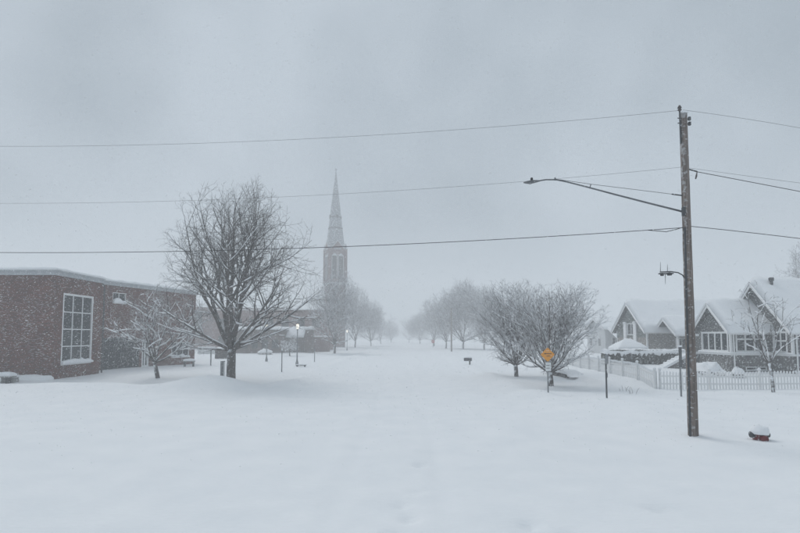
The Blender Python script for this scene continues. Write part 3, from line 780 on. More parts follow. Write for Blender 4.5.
snow_cap(MB(), xa-.2, xb+.2, wy-.2, wy+9, zw+.142, .5, 12., .06).build('roof_snow', 'snow', lw, True, True)
# dark gabled entrance block with its snowy pitched roof, and the tall pier beside it
ey = 92.0; xa, xb = at_y(279, 340, ey).x, at_y(304, 340, ey).x; ze_ = at_y(290, 337, ey).z; zp_ = at_y(290, 328.5, ey).z
en = thing('entrance_porch', 'dark entrance block with pitched snowy roof behind the ornamental tree', 'building', ((xa+xb)/2, ey, 0))
mb = MB(); wall(mb, (xa, ey), (1, 0), xb-xa, -.3, ze_, (0, -1), [((xb-xa)*.36, (xb-xa)*.64, -.3, 1.9)], .3); wall(mb, (xa, ey+4), (0, -1), 4, -.3, ze_, (-1, 0)); wall(mb, (xb, ey), (0, 1), 4, -.3, ze_, (1, 0))
mb.add([(xa, ey+2, zp_), (xa, ey, ze_), (xa, ey+4, ze_)], [(0, 1, 2)]); mb.add([(xb, ey+2, zp_), (xb, ey, ze_), (xb, ey+4, ze_)], [(0, 1, 2)])
mb.build('wall', 'brick_grey', en, True)
MB().box(xa+(xb-xa)*.36-.02, xa+(xb-xa)*.64+.02, ey+.24, ey+.3, -.3, 1.92).build('door', 'dark_wood', en, True)
gable_roof(en, xa, xb, ey, ey+4, ze_, zp_, .2, .28, 17., barge='pale_trim')
xq = at_y(309.5, 340, 90).x
pi_ = thing('brick_pier', 'square dark brick pier with a snow cap beside the church', 'pier', (xq, 90, 0))
zq = at_y(309, 330, 90).z
MB().box(-.62, .62, -.62, .62, -.3, zq).build('shaft', 'brick_grey', pi_); MB().box(-.75, .75, -.75, .75, zq+.002, zq+.2).build('cap', 'pale_trim', pi_)
snow_cap(MB(), -.75, .75, -.75, .75, zq+.202, .42, 2.).build('snow', 'snow', pi_, smooth=True)
xa, xb = at_y(312, 340, 96).x, at_y(330, 340, 96).x; zq = at_y(315, 337, 96).z
gw = thing('garden_wall', 'low red brick wall topped with snow running toward the church tower', 'wall', ((xa+xb)/2, 96, 0))
MB().box(xa, xb, 95.8, 96.2, -.3, zq).build('masonry', 'brick_far', gw, True); snow_cap(MB(), xa, xb, 95.75, 96.25, zq+.002, .25, 3.).build('snow', 'snow', gw, True, True)
# shrub, board fence and cabinet in the yard
def shrub(label, u, v, w, h, seed, cat='shrub', nm='shrub'):
    q = G(u, v); t = thing(nm, label, cat, q); rng = random.Random(seed); mb = MB()
    for k in range(420):
        a = rng.uniform(0, 6.28); e = math.acos(rng.random()); rr = rng.uniform(.7, 1)
        c = Vector((math.cos(a)*math.sin(e)*w/2, math.sin(a)*math.sin(e)*w/2, math.cos(e)*h*.8))*rr
        s = rng.uniform(.03, .07); d1 = Vector((rng.gauss(0, 1), rng.gauss(0, 1), rng.gauss(0, 1))).normalized()*s; d2 = d1.orthogonal().normalized()*s*.6
        mb.add([c-d1, c+d2, c+d1, c-d2], [(0, 1, 2, 3)])
    mb.build('foliage', 'leaf', t)
    sb = MB(); vs = []; n = 18
    prof = []
    for j in range(8):
        e = j/7*1.25
        for i in range(n):
            a = 6.2832*i/n; k = 1+.22*noise.noise((math.cos(a)*1.5+seed, math.sin(a)*1.5, e*2))+.16*noise.noise((math.cos(a)*4+seed, math.sin(a)*4, e*5))
            vs.append((math.cos(a)*math.sin(e+.02)*w/2*k, math.sin(a)*math.sin(e+.02)*w/2*k, math.cos(e)*h*k+.03))
    fs = [(j*n+i, j*n+(i+1) % n, (j+1)*n+(i+1) % n, (j+1)*n+i) for j in range(7) for i in range(n)]+[tuple(range(n))]
    sb.add(vs, fs).build('snow', 'snow', t, smooth=True)
    return t
shrub('rounded shrub under a dome of snow before the low brick annex', 265, 354.5, 2.3, .8, 3.)
fy = 84.0; xa, xb = at_y(198, 340, fy).x, at_y(215, 340, fy).x; zf = at_y(205, 347.5, fy).z
bf = thing('board_fence', 'pale board fence with snow on top behind the brick building', 'fence', ((xa+xb)/2, fy, 0))
for i in range(11):
    x = xa+(xb-xa)*i/11; MB().box(x+.01, x+(xb-xa)/11-.015, fy-.02, fy+.02, -.2, zf+.02*(i % 2)).build('board', 'pale_trim', bf, True)
for z in (.35, zf-.3): MB().box(xa, xb, fy+.022, fy+.07, z, z+.1).build('rail', 'pale_trim', bf, True)
snow_cap(MB(), xa, xb, fy-.04, fy+.08, zf+.022, .12, 1.).build('snow', 'snow', bf, True, True)
q = G(223, 358.5); uc = thing('utility_cabinet', 'brown metal utility cabinet with thick snow on its lid', 'cabinet', q)
MB().box(-.85, .85, -.5, .5, -.2, 1.0).build('body', 'brick_grey', uc); MB().box(-.92, .92, -.57, .57, 1.002, 1.08).build('lid', 'dark_wood', uc)
for sx in (-1, 1): MB().box(sx*.42-.38, sx*.42+.38, -.53, -.502, .08, .94).build('door', 'dark_wood', uc)
snow_cap(MB(), -.92, .92, -.57, .57, 1.082, .34, 4.).build('snow', 'snow', uc, smooth=True)

# ------------------------------------------------------------------ lamp posts with lit lanterns
def lamp_post(label, u, v, vt):
    q = G(u, v); t = thing('lamp_post', label, 'lamp post', q, 'lit lamp posts in the church yard'); H = at_y(u, vt, q.y).z-q.z
    MB().lathe([(.14, -.2), (.14, .25), (.09, .35), (.06, .6), (.045, H-.45), (.07, H-.40), (.10, H-.30)], (0, 0, 0), 10).build('pole', 'grey_metal', t, smooth=True)
    MB().lathe([(.09, H-.299), (.13, H-.18), (.16, H-.02), (.14, H+.12), (.08, H+.2)], (0, 0, 0), 12).build('lantern', 'globe', t, smooth=True)
    MB().lathe([(.20, H+.201), (.15, H+.26), (.03, H+.36), (.02, H+.44)], (0, 0, 0), 10).build('cap', 'dark_metal', t, smooth=True)
    return t
lamp_post('lit lamp post in front of the low brick annex', 266.5, 361.5, 326.5)
lamp_post('lit lamp post beside the half buried bench', 297, 365, 326)
lamp_post('lit lamp post against the foot of the church tower', 347, 350.5, 331)

def post(name, label, u, v, vt, w, m='grey_metal', cap=.0, group=None, cat='post'):
    q = G(u, v); t = thing(name, label, cat, q, group); H = at_y(u, vt, q.y).z-q.z
    MB().lathe([(w, -.4), (w, H-.06), (w*.7, H)], (0, 0, 0), 8).build('shaft', m, t, smooth=False)
    MB().lathe([(w*1.5, H+.002), (w*1.5, H+.04)], (0, 0, 0), 8).build('cap', m, t)
    if cap: MB().lathe([(w*1.5, H+.041), (w*1.7, H+.08), (w*1.2, H+.12+cap), (w*.4, H+.16+cap)], (0, 0, 0), 9).build('snow', 'snow', t, smooth=True)
    return t
post('marker_post', 'thin dark post with a round snow cap in open snow', 281.7, 372, 351, .04, 'grey_metal', .06)
post('marker_post', 'bare thin post right of the half buried bench', 314.5, 362, 347.5, .045, 'grey_metal')
post('marker_post', 'short post with flat top near the far corner of the brick building', 210.7, 365.5, 351, .06, 'grey_metal')
post('utility_pole', 'thin bare wooden pole in front of the hazy trees', 451.5, 351.5, 308, .14, 'wood_pole', cat='utility pole')

# ------------------------------------------------------------------ signs
def plate(mb, c, U, Zv, N, poly, t):
    c, U, Zv, N = map(Vector, (c, U, Zv, N))
    mb.prism(poly, lambda a, b, s: c+U*a+Zv*b+N*s, -t/2, t/2); return mb
def rpoly(poly, r, n=4):
    """polygon with rounded corners"""
    o = []; m_ = len(poly)
    for i in range(m_):
        p = Vector(poly[i]); a = (Vector(poly[i-1])-p).normalized(); b = (Vector(poly[(i+1) % m_])-p).normalized()
        for k in range(n+1):
            t = k/n; o.append(tuple(p+a*r*(1-t)**2+b*r*t**2))
    return o
# orange diamond warning sign with a white plate below
q = G(548.3, 392.5); H = at_y(548, 347.3, q.y).z-q.z
sg = thing('warning_sign', 'orange diamond warning sign with small white plate on a post', 'sign', q)
MB().box(-.03, .03, .0, .035, -.5, H-.05).build('post', 'grey_metal', sg)
dh = 7.2*q.y/FPX; zc = at_y(548, 354.6, q.y).z-q.z
dia = rpoly([(-dh, 0), (0, -dh), (dh, 0), (0, dh)], .06)
dp = plate(MB(), (0, -.012, zc), (1, 0, 0), (0, 0, 1), (0, -1, 0), dia, .018).build('diamond', 'sign_orange', sg)
def strip(x0, x1, z0, z1, par, m='black', y=-.0235): MB().box(x0, x1, y, y+.002, z0, z1).build('marking', m, par)
mk = MB(); s_ = dh
plate(mk, (0, -.0235, zc), (1, 0, 0), (0, 0, 1), (0, -1, 0), [(-.52*s_, .14*s_), (-.30*s_, .02*s_), (-.30*s_, .09*s_), (.52*s_, .09*s_), (.52*s_, .18*s_), (-.30*s_, .18*s_), (-.30*s_, .26*s_)], .002)
plate(mk, (0, -.0235, zc), (1, 0, 0), (0, 0, 1), (0, -1, 0), [(-.20*s_, -.22*s_), (.34*s_, -.22*s_), (.34*s_, -.15*s_), (-.20*s_, -.15*s_)], .002)
mk.build('marking', 'black', dp)
z0, z1 = at_y(548, 371, q.y).z-q.z, at_y(548, 362.3, q.y).z-q.z; hw_ = 2.7*q.y/FPX
wp = plate(MB(), (0.02, -.012, (z0+z1)/2), (1, 0, 0), (0, 0, 1), (0, -1, 0), rpoly([(-hw_, -(z1-z0)/2), (hw_, -(z1-z0)/2), (hw_, (z1-z0)/2), (-hw_, (z1-z0)/2)], .03), .018).build('plate', 'sign_white', sg)
for k in (.30, .62): strip(-hw_*.6, hw_*.65, z0+(z1-z0)*k, z0+(z1-z0)*k+.025, wp, 'dark_metal')
# stop sign far down the street
q = G(433, 347.5); t = thing('stop_sign', 'small red octagonal sign far down the snowy street', 'sign', q); H = at_y(433, 341.5, q.y).z-q.z
zc = H; ro = .46
MB().box(-.04, .04, 0, .05, -.4, zc).build('post', 'grey_metal', t)
oc = [(ro*math.cos(R(22.5+45*k)), ro*math.sin(R(22.5+45*k))) for k in range(8)]
rim = plate(MB(), (0, -.012, zc), (1, 0, 0), (0, 0, 1), (0, -1, 0), oc, .02).build('plate', 'sign_white', t)
plate(MB(), (0, -.025, zc), (1, 0, 0), (0, 0, 1), (0, -1, 0), [(a*.93, b*.93) for a, b in oc], .006).build('face', 'sign_red', rim)
cu = bpy.data.curves.new('lettering', 'FONT'); cu.body = 'STOP'; cu.size = .36; cu.align_x = 'CENTER'; cu.align_y = 'CENTER'; cu.extrude = .002
cu.materials.append(M['sign_white']); _to = bpy.data.objects.new('lettering_curve', cu); COL.objects.link(_to); bpy.context.view_layer.update()
_me = bpy.data.meshes.new_from_object(_to.evaluated_get(bpy.context.evaluated_depsgraph_get())); bpy.data.objects.remove(_to)
to = bpy.data.objects.new('lettering', _me); COL.objects.link(to); to.parent = rim; to.location = (0, -.031, zc); to.rotation_euler = (R(90), 0, 0)
# sign seen almost edge-on beside the tall tree
q = G(224, 383.5); H = at_y(224, 361, q.y).z-q.z
t = thing('street_sign', 'grey sign seen edge on beside the trunk of the tall bare tree', 'sign', q)
MB().box(-.03, .03, -.03, .03, -.5, H-.05).build('post', 'white_paint', t)
MB().obox((-.10, .0, H*.56), (.085, .16, 0), (.010, -.006, 0), (0, 0, H*.44)).build('plate', 'grey_metal', t)
# post and turned sign by the fence
q = G(606.8, 398); t = thing('sign_post', 'slim perforated metal post with a small snowy sign before the street side fence', 'sign', q); H = at_y(606.8, 354, q.y).z-q.z
MB().box(-.028, .028, -.028, .028, -.5, H).build('post', 'dark_metal', t)
MB().obox((.02, -.05, H-.22), (.10, .10, 0), (.008, -.008, 0), (0, 0, .20)).build('plate', 'grey_metal', t)
MB().lathe([(.07, H+.002), (.08, H+.05), (.03, H+.11)], (0, 0, 0), 8).build('snow', 'snow', t, smooth=True)
MB().obox((0, -.032, H*.52), (.05, 0, 0), (0, .004, 0), (0, 0, .10)).build('reflector', 'dark_metal', t)
q = G(681.3, 396.5); t = thing('sign_post', 'metal post with a tall turned grey sign beside the utility pole', 'sign', q); H = at_y(681.3, 347.5, q.y).z-q.z
MB().box(-.03, .03, -.03, .03, -.5, H).build('post', 'grey_metal', t)
zs0, zs1 = at_y(681, 367, q.y).z-q.z, H+.02
MB().obox((0, -.045, (zs0+zs1)/2), (.11, .09, 0), (.007, -.009, 0), (0, 0, (zs1-zs0)/2)).build('plate', 'dark_metal', t)
MB().obox((.0, -.045, zs1+.045), (.11, .09, 0), (.02, -.025, 0), (0, 0, .04)).build('snow', 'snow', t)
# mailbox
q = G(469.8, 364.5); t = thing('mailbox', 'small dark mailbox on a post beside the empty street', 'mailbox', q); H = at_y(469.8, 358, q.y).z-q.z
MB().box(-.06, .06, -.06, .06, -.4, H-.28).build('post', 'dark_wood', t)
mb = MB(); mb.prism([(-.14, 0), (.14, 0), (.14, .2)]+[(.14*math.cos(R(a)), .2+.1*math.sin(R(a))) for a in range(20, 180, 20)]+[(-.14, .2)], lambda a, b, s: (s, a, H-.278+b), -.55, .18)
mb.build('box', 'dark_metal', t); snow_cap(MB(), -.55, .18, -.14, .14, H+.01, .12, 3., .0).build('snow', 'snow', t, smooth=True)

# ------------------------------------------------------------------ utility pole with street light
pb = G(693.3, 434.5); pt = at_y(683.2, 114, pb.y); off = pt-pb
up = thing('utility_pole', 'tall weathered wooden utility pole carrying a long street light arm', 'utility pole', pb)
def on_pole(v):
    """point on the pole axis at a picture row, relative to its base"""
    lo, hi = 0., 1.2
    for _ in range(40):
        m_ = (lo+hi)/2; P = pb+off*m_
        dv = P-Vector((0, 0, CAM_Z)); c, s = math.cos(R(PITCH)), math.sin(R(PITCH)); yy = (-dv.y*s+dv.z*c)/(dv.y*c+dv.z*s)
        row = 266.5+SHIFT_PX-yy*FPX
        if row > v: lo = m_
        else: hi = m_
    return off*lo
r_b, r_t = .136, .100
n = 40; mb = MB(); pts = [off*(-.04+1.04*i/n) for i in range(n+1)]
mb.tube([p_+Vector((.006*noise.noise((0, i*.4, 1)), 0, 0)) for i, p_ in enumerate(pts)], [r_b+(r_t-r_b)*i/n+.004*noise.noise((i*.7, 0, 0)) for i in range(n+1)], 20)
shaft = mb.build('shaft', 'wood_pole', up, smooth=True)
snow_cap(MB(), off.x-.1, off.x+.1, off.y-.1, off.y+.1, off.z+.0, .07, 1., 0).build('snow', 'snow', up, smooth=True)
MB().tube([off*.985+Vector((-.13, -.06, -.75)), off+Vector((-.13, -.06, .05)), off+Vector((-.13, -.06, .06))], [.022, .022, .02], 8).build('top_bracket', 'dark_metal', up)
MB().lathe([(.03, 0), (.06, .03), (.03, .06), (.06, .09), (.035, .14), (.02, .17)], off+Vector((-.13, -.06, .06)), 10).build('insulator', 'insulator', up, smooth=True)
for v_ in (119, 124):
    c = on_pole(v_); MB().tube([c+Vector((-.19, -.06, 0)), c+Vector((.20, .02, 0))], .016, 6).build('bolt', 'dark_metal', up)
    MB().obox(c+Vector((.16, -.02, .0)), (.03, 0, 0), (0, .03, 0), (0, 0, .05)).build('bolt_plate', 'dark_metal', up)
def P_at(u, v): return at_y(u, v, pb.y)-pb
# conduit down one side
MB().tube([on_pole(228)+Vector((-.10, -.08, 0)), on_pole(300)+Vector((-.112, -.08, 0)), Vector((-.13, -.08, .2))+Vector((0, 0, -.3))], .028, 8).build('conduit', 'dark_metal', up)
# arm
arm_px = [(684, 212), (650, 203.5), (615, 194.5), (585, 186.5), (566, 181.7), (556, 179.8), (546, 179.7), (538, 181)]
arm_pts = [P_at(*a) for a in arm_px]
arm = MB().tube(arm_pts, [.028, .026, .024, .022, .021, .020, .020, .019], 10).build('lamp_arm', 'pole_metal', up, smooth=True)
h0, h1_ = P_at(540, 180.8), P_at(523.5, 182.6); dd = h1_-h0
mb = MB(); hp = []
for k in range(9):
    t_ = k/8; hp.append((h0+dd*t_, [.025, .04, .055, .066, .07, .07, .062, .045, .018][k]))
U_ = dd.normalized()
vs = []; fs = []
for c, r_ in hp:
    for k in range(12):
        a = 2*math.pi*k/12; vs.append(c+Vector((0, 1, 0))*math.cos(a)*r_*1.25+Vector((0, 0, 1))*math.sin(a)*r_*(.55 if math.sin(a) > 0 else .75))
for i in range(8):
    for k in range(12): fs.append((i*12+k, i*12+(k+1) % 12, (i+1)*12+(k+1) % 12, (i+1)*12+k))
fs += [tuple(range(12)), tuple(range(96, 108))]
hd_ = mb.add(vs, fs).build('lamp_head', 'pole_metal', arm, smooth=True)
MB().lathe([(.035, 0), (.038, .055), (.025, .08)], h0+dd*.50+Vector((0, 0, .035)), 10).build('photocell', 'black', arm, smooth=True)
mb = MB(); mb.lathe([(.02, .03), (.06, .0), (.06, -.012), (.04, -.03), (.02, -.035)], h0+dd*.6+Vector((0, 0, -.03)), 12); mb.build('lens', 'glass', arm, smooth=True)
a_, b__ = P_at(591, 184.2), P_at(589.5, 188.5); MB().tube([a_, b__], .014, 6).build('strut', 'pole_metal', arm)
a2 = P_at(555, 178.7); MB().tube([a2+Vector((0, 0, .03)), P_at(555.5, 180.5)], .02, 6).build('strut', 'pole_metal', arm)
tie = [P_at(555, 179), P_at(591, 184.2), P_at(640, 190.2), P_at(682, 195.4)]
MB().tube(tie, .0065, 6).build('tie_rod', 'wire', arm)
MB().tube([P_at(672, 194.2), P_at(682.5, 195.6)], .02, 6).build('tie_clamp', 'dark_metal', arm)
c = on_pole(212); MB().obox(c+Vector((-.10, -.05, 0)), (.035, 0, 0), (0, .05, 0), (0, 0, .12)).build('arm_bracket', 'dark_metal', arm)
# antenna bracket lower down
bk = MB().tube([P_at(685, 279), P_at(682.5, 275), P_at(678, 272.6), P_at(671, 271.6), P_at(660, 272)], .016, 8).build('antenna_bracket', 'dark_metal', up, smooth=True)
mb = MB()
cA = P_at(666, 273.2)
ring = [cA+Vector((math.cos(a)*.20, math.sin(a)*.14, -.01)) for a in np.linspace(0, 2*math.pi, 17)]
mb.tube(ring, .012, 6, cap=False); mb.build('antenna_ring', 'dark_metal', bk)
MB().lathe([(.02, -.05), (.06, -.045), (.07, 0), (.05, .03), (.02, .04)], P_at(669.5, 273.8), 10).build('antenna_housing', 'dark_metal', bk, smooth=True)
MB().lathe([(.02, -.05), (.045, -.045), (.05, 0), (.02, .03)], P_at(662, 274.2), 10).build('antenna_housing', 'dark_metal', bk, smooth=True)
for (u_, v0, v1) in ((660.4, 272, 262), (667.4, 272, 264.5), (665.4, 274, 284)):
    MB().tube([P_at(u_, v0), P_at(u_, v1)], [.010, .004], 6).build('whip', 'dark_metal', bk)
# hook for the service drop on the street-off side
hk = MB().tube([on_pole(170)+Vector((.08, -.06, 0)), P_at(697, 171.6)], .022, 6).build('side_bracket', 'dark_metal', up)
MB().tube([P_at(697, 172), P_at(696.4, 176), P_at(695.6, 179)], [.01, .025, .016], 8).build('hanging_insulator', 'insulator', hk, smooth=True)
# overhead wires: each lies in an upright plane through the pole and follows its rows in the photo
def wire(label, pts_px, slope, r, ext, side):
    """rows are turned to heights in the plane y = yp + slope*|x-xp|, then fitted with a parabola"""
    X0, Y0 = pb.x+off.x*.8, pb.y; A = []
    for u, v in pts_px:
        d = ray(u, v); # solve y = Y0 + slope*side*(x-X0)
        t_ = (Y0-slope*side*X0)/(d.y-slope*side*d.x); P = Vector((0, 0, CAM_Z))+d*t_; A.append((P.x, P.z))
    co = np.polyfit([a[0] for a in A], [a[1] for a in A], 2 if len(A) > 2 else 1)
    x0 = A[0][0]; xl = A[-1][0]; x1 = xl+side*ext; pts = []
    for k in range(61):
        x = x0+(x1-x0)*k/60; z = np.polyval(co, x)
        if (x-xl)*side > 0:                  # beyond the picture: run on level
            sl_ = np.polyval(np.polyder(co), xl); z = np.polyval(co, xl)+sl_*(x-xl)*max(0, 1-abs(x-xl)/ext*.5)
        pts.append((x, Y0+slope*side*(x-X0), z))
    o = MB().tube(pts, r, 5).build('overhead_wire', 'wire', smooth=True)
    tag(o, label, 'wire')
wire('thin topmost overhead wire from pole top over the street', [(681, 110), (540, 124), (400, 133.5), (200, 143), (0, 146.5)], .12, .0042, 25, -1)
wire('thin middle overhead wire crossing behind street light arm', [(681, 167), (600, 175.5), (480, 184.5), (340, 194.5), (160, 201), (0, 203.5)], .12, .0035, 25, -1)
wire('heavy lowest overhead wire over the street toward brick building', [(684, 227.5), (640, 231), (500, 239), (340, 247), (170, 251.5), (0, 252.5)], .12, .010, 25, -1)
wire('thin topmost wire from pole top above the house', [(683, 110), (740, 118), (800, 128)], .05, .0042, 25, 1)
wire('thin wire from the pole side above the heavier service wire', [(686, 167.5), (740, 175), (800, 183)], .05, .0038, 25, 1)
wire('heavier service wire from the side bracket above the house', [(697, 171.8), (740, 180), (800, 191.5)], .05, .010, 25, 1)
wire('lowest wire from the pole toward the house roof', [(688, 226), (740, 231.5), (800, 238.5)], .05, .010, 25, 1)
o = MB().tube([P_at(683.5, 227)+pb, P_at(676, 229.5)+pb, P_at(666, 231.8)+pb, P_at(656, 230.8)+pb, P_at(648, 230.3)+pb], .010, 6).build('slack_loop', 'wire', smooth=True)
tag(o, 'short slack loop of cable hanging under the lowest street wire at the pole', 'wire')

# ------------------------------------------------------------------ fire hydrant
q = G(759.2, 439.5)-Vector((0, 0, .075))
t = thing('fire_hydrant', 'red fire hydrant sunk in snow with a round snow cap', 'hydrant', q)
MB().lathe([(.17, -.3), (.17, .02), (.15, .05), (.15, .20), (.17, .21), (.17, .25), (.13, .28)], (0, 0, 0), 18).build('barrel', 'red_paint', t, smooth=True)
MB().lathe([(.165, .281), (.15, .34), (.10, .41), (.03, .45)], (0, 0, 0), 18).build('bonnet', 'red_paint', t, smooth=True)
for sx in (-1, 1):
    m_ = MB(); m_.tube([(sx*.12, 0, .21), (sx*.17, -.02, .21), (sx*.171, -.02, .21), (sx*.24, -.02, .21)], [.055, .055, .085, .08], 10); m_.build('side_outlet', 'dark_metal', t)
MB().tube([(0, -.13, .13), (0, -.2, .13), (0, -.201, .13), (0, -.25, .13)], [.08, .08, .095, .09], 12).build('pumper_outlet', 'red_paint', t)
vs = []; n = 20
for j in range(10):
    e = j/9*2.0
    for i in range(n):
        a = 6.2832*i/n; k = 1+.12*noise.noise((math.cos(a)*1.2, math.sin(a)*1.2, e*1.5)); vs.append((math.cos(a)*math.sin(e+.02)*.225*k, math.sin(a)*math.sin(e+.02)*.24*k-.03, .30+math.cos(e)*.17*k))
fs = [(j*n+i, j*n+(i+1) % n, (j+1)*n+(i+1) % n, (j+1)*n+i) for j in range(9) for i in range(n)]+[tuple(range(n)), tuple(range(9*n, 10*n))[::-1]]
MB().add(vs, fs).build('snow', 'snow', t, smooth=True)

# ------------------------------------------------------------------ picket fences
def picket_fence(label, A, B, sp=.165, H=.92):
    A, B = Vector(A), Vector(B); t = thing('picket_fence', label, 'fence', A); D = (B-A); L = math.hypot(D.x, D.y); U = Vector((D.x/L, D.y/L, 0)); N = Vector((-U.y, U.x, 0))
    if N.y > 0: N = -N
    n = int(L/sp); hw = .038
    pm = None
    zz = [gz(A.x+U.x*L*k/40, A.y+U.y*L*k/40) for k in range(41)]
    def zg(s): f = s/L*40; i = min(39, int(f)); return zz[i]+(zz[i+1]-zz[i])*(f-i)
    shape = [(-hw, -.35), (hw, -.35), (hw, H-.07), (0, H), (-hw, H-.07)]
    mb = MB().prism(shape, lambda a, b, s: U*a+N*s+Vector((0, 0, b)), .012, .034)
    first = mb.build('picket', 'white_paint', t); sm = None
    capm = MB(); capm.prism([(-hw-.008, H-.085), (0, H-.005), (hw+.008, H-.085), (hw*.6, H+.0), (0, H+.035), (-hw*.6, H+.0)], lambda a, b, s: U*a+N*s+Vector((0, 0, b)), .0, .048)
    capo = capm.build('snow', 'snow', first)
    for i in range(n+1):
        s = i*sp; o = first if i == 0 else first.copy(); 
        if i: COL.objects.link(o); o.parent = t; c2 = capo.copy(); COL.objects.link(c2); c2.parent = o
        o.location = (U.x*s, U.y*s, zg(s)-A.z+.012*math.sin(i*7.3)); o.rotation_euler = (0, 0, .02*math.sin(i*3.1))
    m_ = max(2, int(L/2.3))
    for k in range(m_):
        s0, s1 = L*k/m_, L*(k+1)/m_
        for h in (.28, .68):
            a = U*s0+Vector((0, 0, zg(s0)-A.z+h)); b = U*s1+Vector((0, 0, zg(s1)-A.z+h)); c = (a+b)/2
            MB().obox(c, (b-a)/2, N*.019, Vector((0, 0, .04))).build('rail', 'white_paint', t)
    for k in range(m_+1):
        s0 = L*k/m_; c = U*s0+Vector((0, 0, zg(s0)-A.z)); MB().obox(c-N*.07+Vector((0, 0, .3)), U*.05, N*.05, Vector((0, 0, .72))).build('post', 'white_paint', t)
        cc = c-N*.07+Vector((0, 0, 1.022)); snow_cap(MB(), cc.x-.06, cc.x+.06, cc.y-.06, cc.y+.06, cc.z, .12, k*1., .01, 3, 3).build('post_snow', 'snow', t, smooth=True)
    return t
fc = G(661, 389.0); fr = Vector((fc.x+16, fc.y+.2, 0)); fr.z = gz(fr.x, fr.y)
picket_fence('white picket fence in front of the grey house with tall windows', fc, fr)
fl = Vector((fc.x+1.2, fc.y+20, 0)); fl.z = gz(fl.x, fl.y)
fc2 = fc+Vector((-.12, .25, 0)); picket_fence('white picket fence receding along the street beside the hedge', fc2, fl, .2)

# ------------------------------------------------------------------ low stone retaining wall by the pavement
sw = thing('stone_wall', 'low dark stone retaining wall half buried in snow beyond the diamond sign', 'wall', (11.1, 30, 0)); rng = random.Random(4)
y = 30.2
while y < 41.5:
    L = rng.uniform(.5, .95)
    if 34.9 < y < 39.2:
        h = rng.uniform(.0, .07)*0; z = gz(11.0, y)+.0; w = rng.uniform(-.04, .04)
        tp = .22+rng.uniform(-.05, .04)+(.05 if y > 35 else -.06)
        st = MB(); vs = []
        for k, (zz_, s2) in enumerate(((-.25, 1), (tp-.05, 1), (tp, .86))):
            for sx, sy in ((-1, -1), (1, -1), (1, 1), (-1, 1)):
                vs.append((11.12+w+sx*.16*s2+rng.uniform(-.02, .02), y+L/2+sy*(L/2-.012)*(s2*.5+.5), z+zz_+rng.uniform(-.015, .015)))
        fs = [(0, 3, 2, 1), (8, 9, 10, 11)]+[(r_*4+k, r_*4+(k+1) % 4, (r_+1)*4+(k+1) % 4, (r_+1)*4+k) for r_ in range(2) for k in range(4)]
        st.add(vs, fs).build('stone', 'dark_wood', sw, True)
    y += L
for ya, yb in ((34.4, 41.4),):
    k = MB(); vs = []; fs = []; n = 40
    for i in range(n+1):
        yy = ya+(yb-ya)*i/n; zz_ = gz(11.0, yy)+.22+(.05 if yy > 35 else -.06); e = min(1, min(i, n-i)/4)
        for dx, dz in ((-.26, .0), (-.28, .10), (-.16, .22), (.1, .27), (.5, .24), (.9, .0)): vs.append((11.15+dx+.03*noise.noise((yy*2, dx, 0)), yy, zz_+dz*e*(1+.3*noise.noise((yy*1.3, dx, 3)))))
    for i in range(n):
        for j in range(5): fs.append((i*6+j, i*6+j+1, (i+1)*6+j+1, (i+1)*6+j))
        fs.append((i*6+5, i*6, (i+1)*6, (i+1)*6+5))
    fs += [tuple(range(6)), tuple(range(n*6, n*6+6))[::-1]]
    k.add(vs, fs).build('snow', 'snow', sw, True, True)

# ------------------------------------------------------------------ dry stalks poking through the snow
for (u, v, sd_, lb) in ((624, 391, 3, 'thin dry weed stalks poking through snow near the street side fence'), (632, 394, 5, 'single tuft of dry weeds before the picket fence corner')):
    t = thing('dry_weeds', lb, 'weeds', G(u, v)); rng = random.Random(sd_)
    for k in range(4):
        a = rng.uniform(0, 6.28); h = rng.uniform(.25, .5); p0 = Vector((rng.uniform(-.15, .15), rng.uniform(-.1, .1), -.1)); p1 = p0+Vector((math.cos(a)*.1, math.sin(a)*.1, h*.7)); p2 = p1+Vector((math.cos(a)*.1, math.sin(a)*.1, h*.3))
        MB().tube([p0, p1, p2], [.008, .007, .004], 4).build('stalk', 'dark_wood', t)
# ------------------------------------------------------------------ hedge
ha, hb_ = at_y(603, 370, 47.5), at_y(683, 370, 47.5)
hg = thing('hedge', 'long clipped hedge loaded with snow behind the street side fence', 'hedge', ((ha.x+hb_.x)/2, 47.5, gz(20, 47.5)))
rng = random.Random(9); mb = MB(); Lh = hb_.x-ha.x; Hh = 1.25
for k in range(9000):
    x = rng.uniform(-Lh/2, Lh/2); f = rng.random()
    if f < .6: y, z = -.45+abs(rng.gauss(0, .06)), rng.uniform(0, Hh)
    else: y, z = rng.uniform(-.45, .45), Hh-abs(rng.gauss(0, .06))
    z += .12*noise.noise((x*.7, 0, 2)); y += .12*noise.noise((x*.9, z*2, 7))
    c = Vector((x, y, z)); s = rng.uniform(.03, .075); d1 = Vector((rng.gauss(0, 1), rng.gauss(0, 1), rng.gauss(0, 1))).normalized()*s; d2 = d1.orthogonal().normalized()*s*.6
    mb.add([c-d1, c+d2, c+d1, c-d2], [(0, 1, 2, 3)])
mb.box(-Lh/2, Lh/2, -.3, .4, -.3, Hh-.15)
fo = mb.build('foliage', 'leaf', hg); 
vs = []; fs = []; nx_ = 320; prof = [(-.52, .55), (-.62, .8), (-.56, 1.08), (-.36, 1.27), (0, 1.36), (.4, 1.27), (.55, 1.0)]; m_ = len(prof)
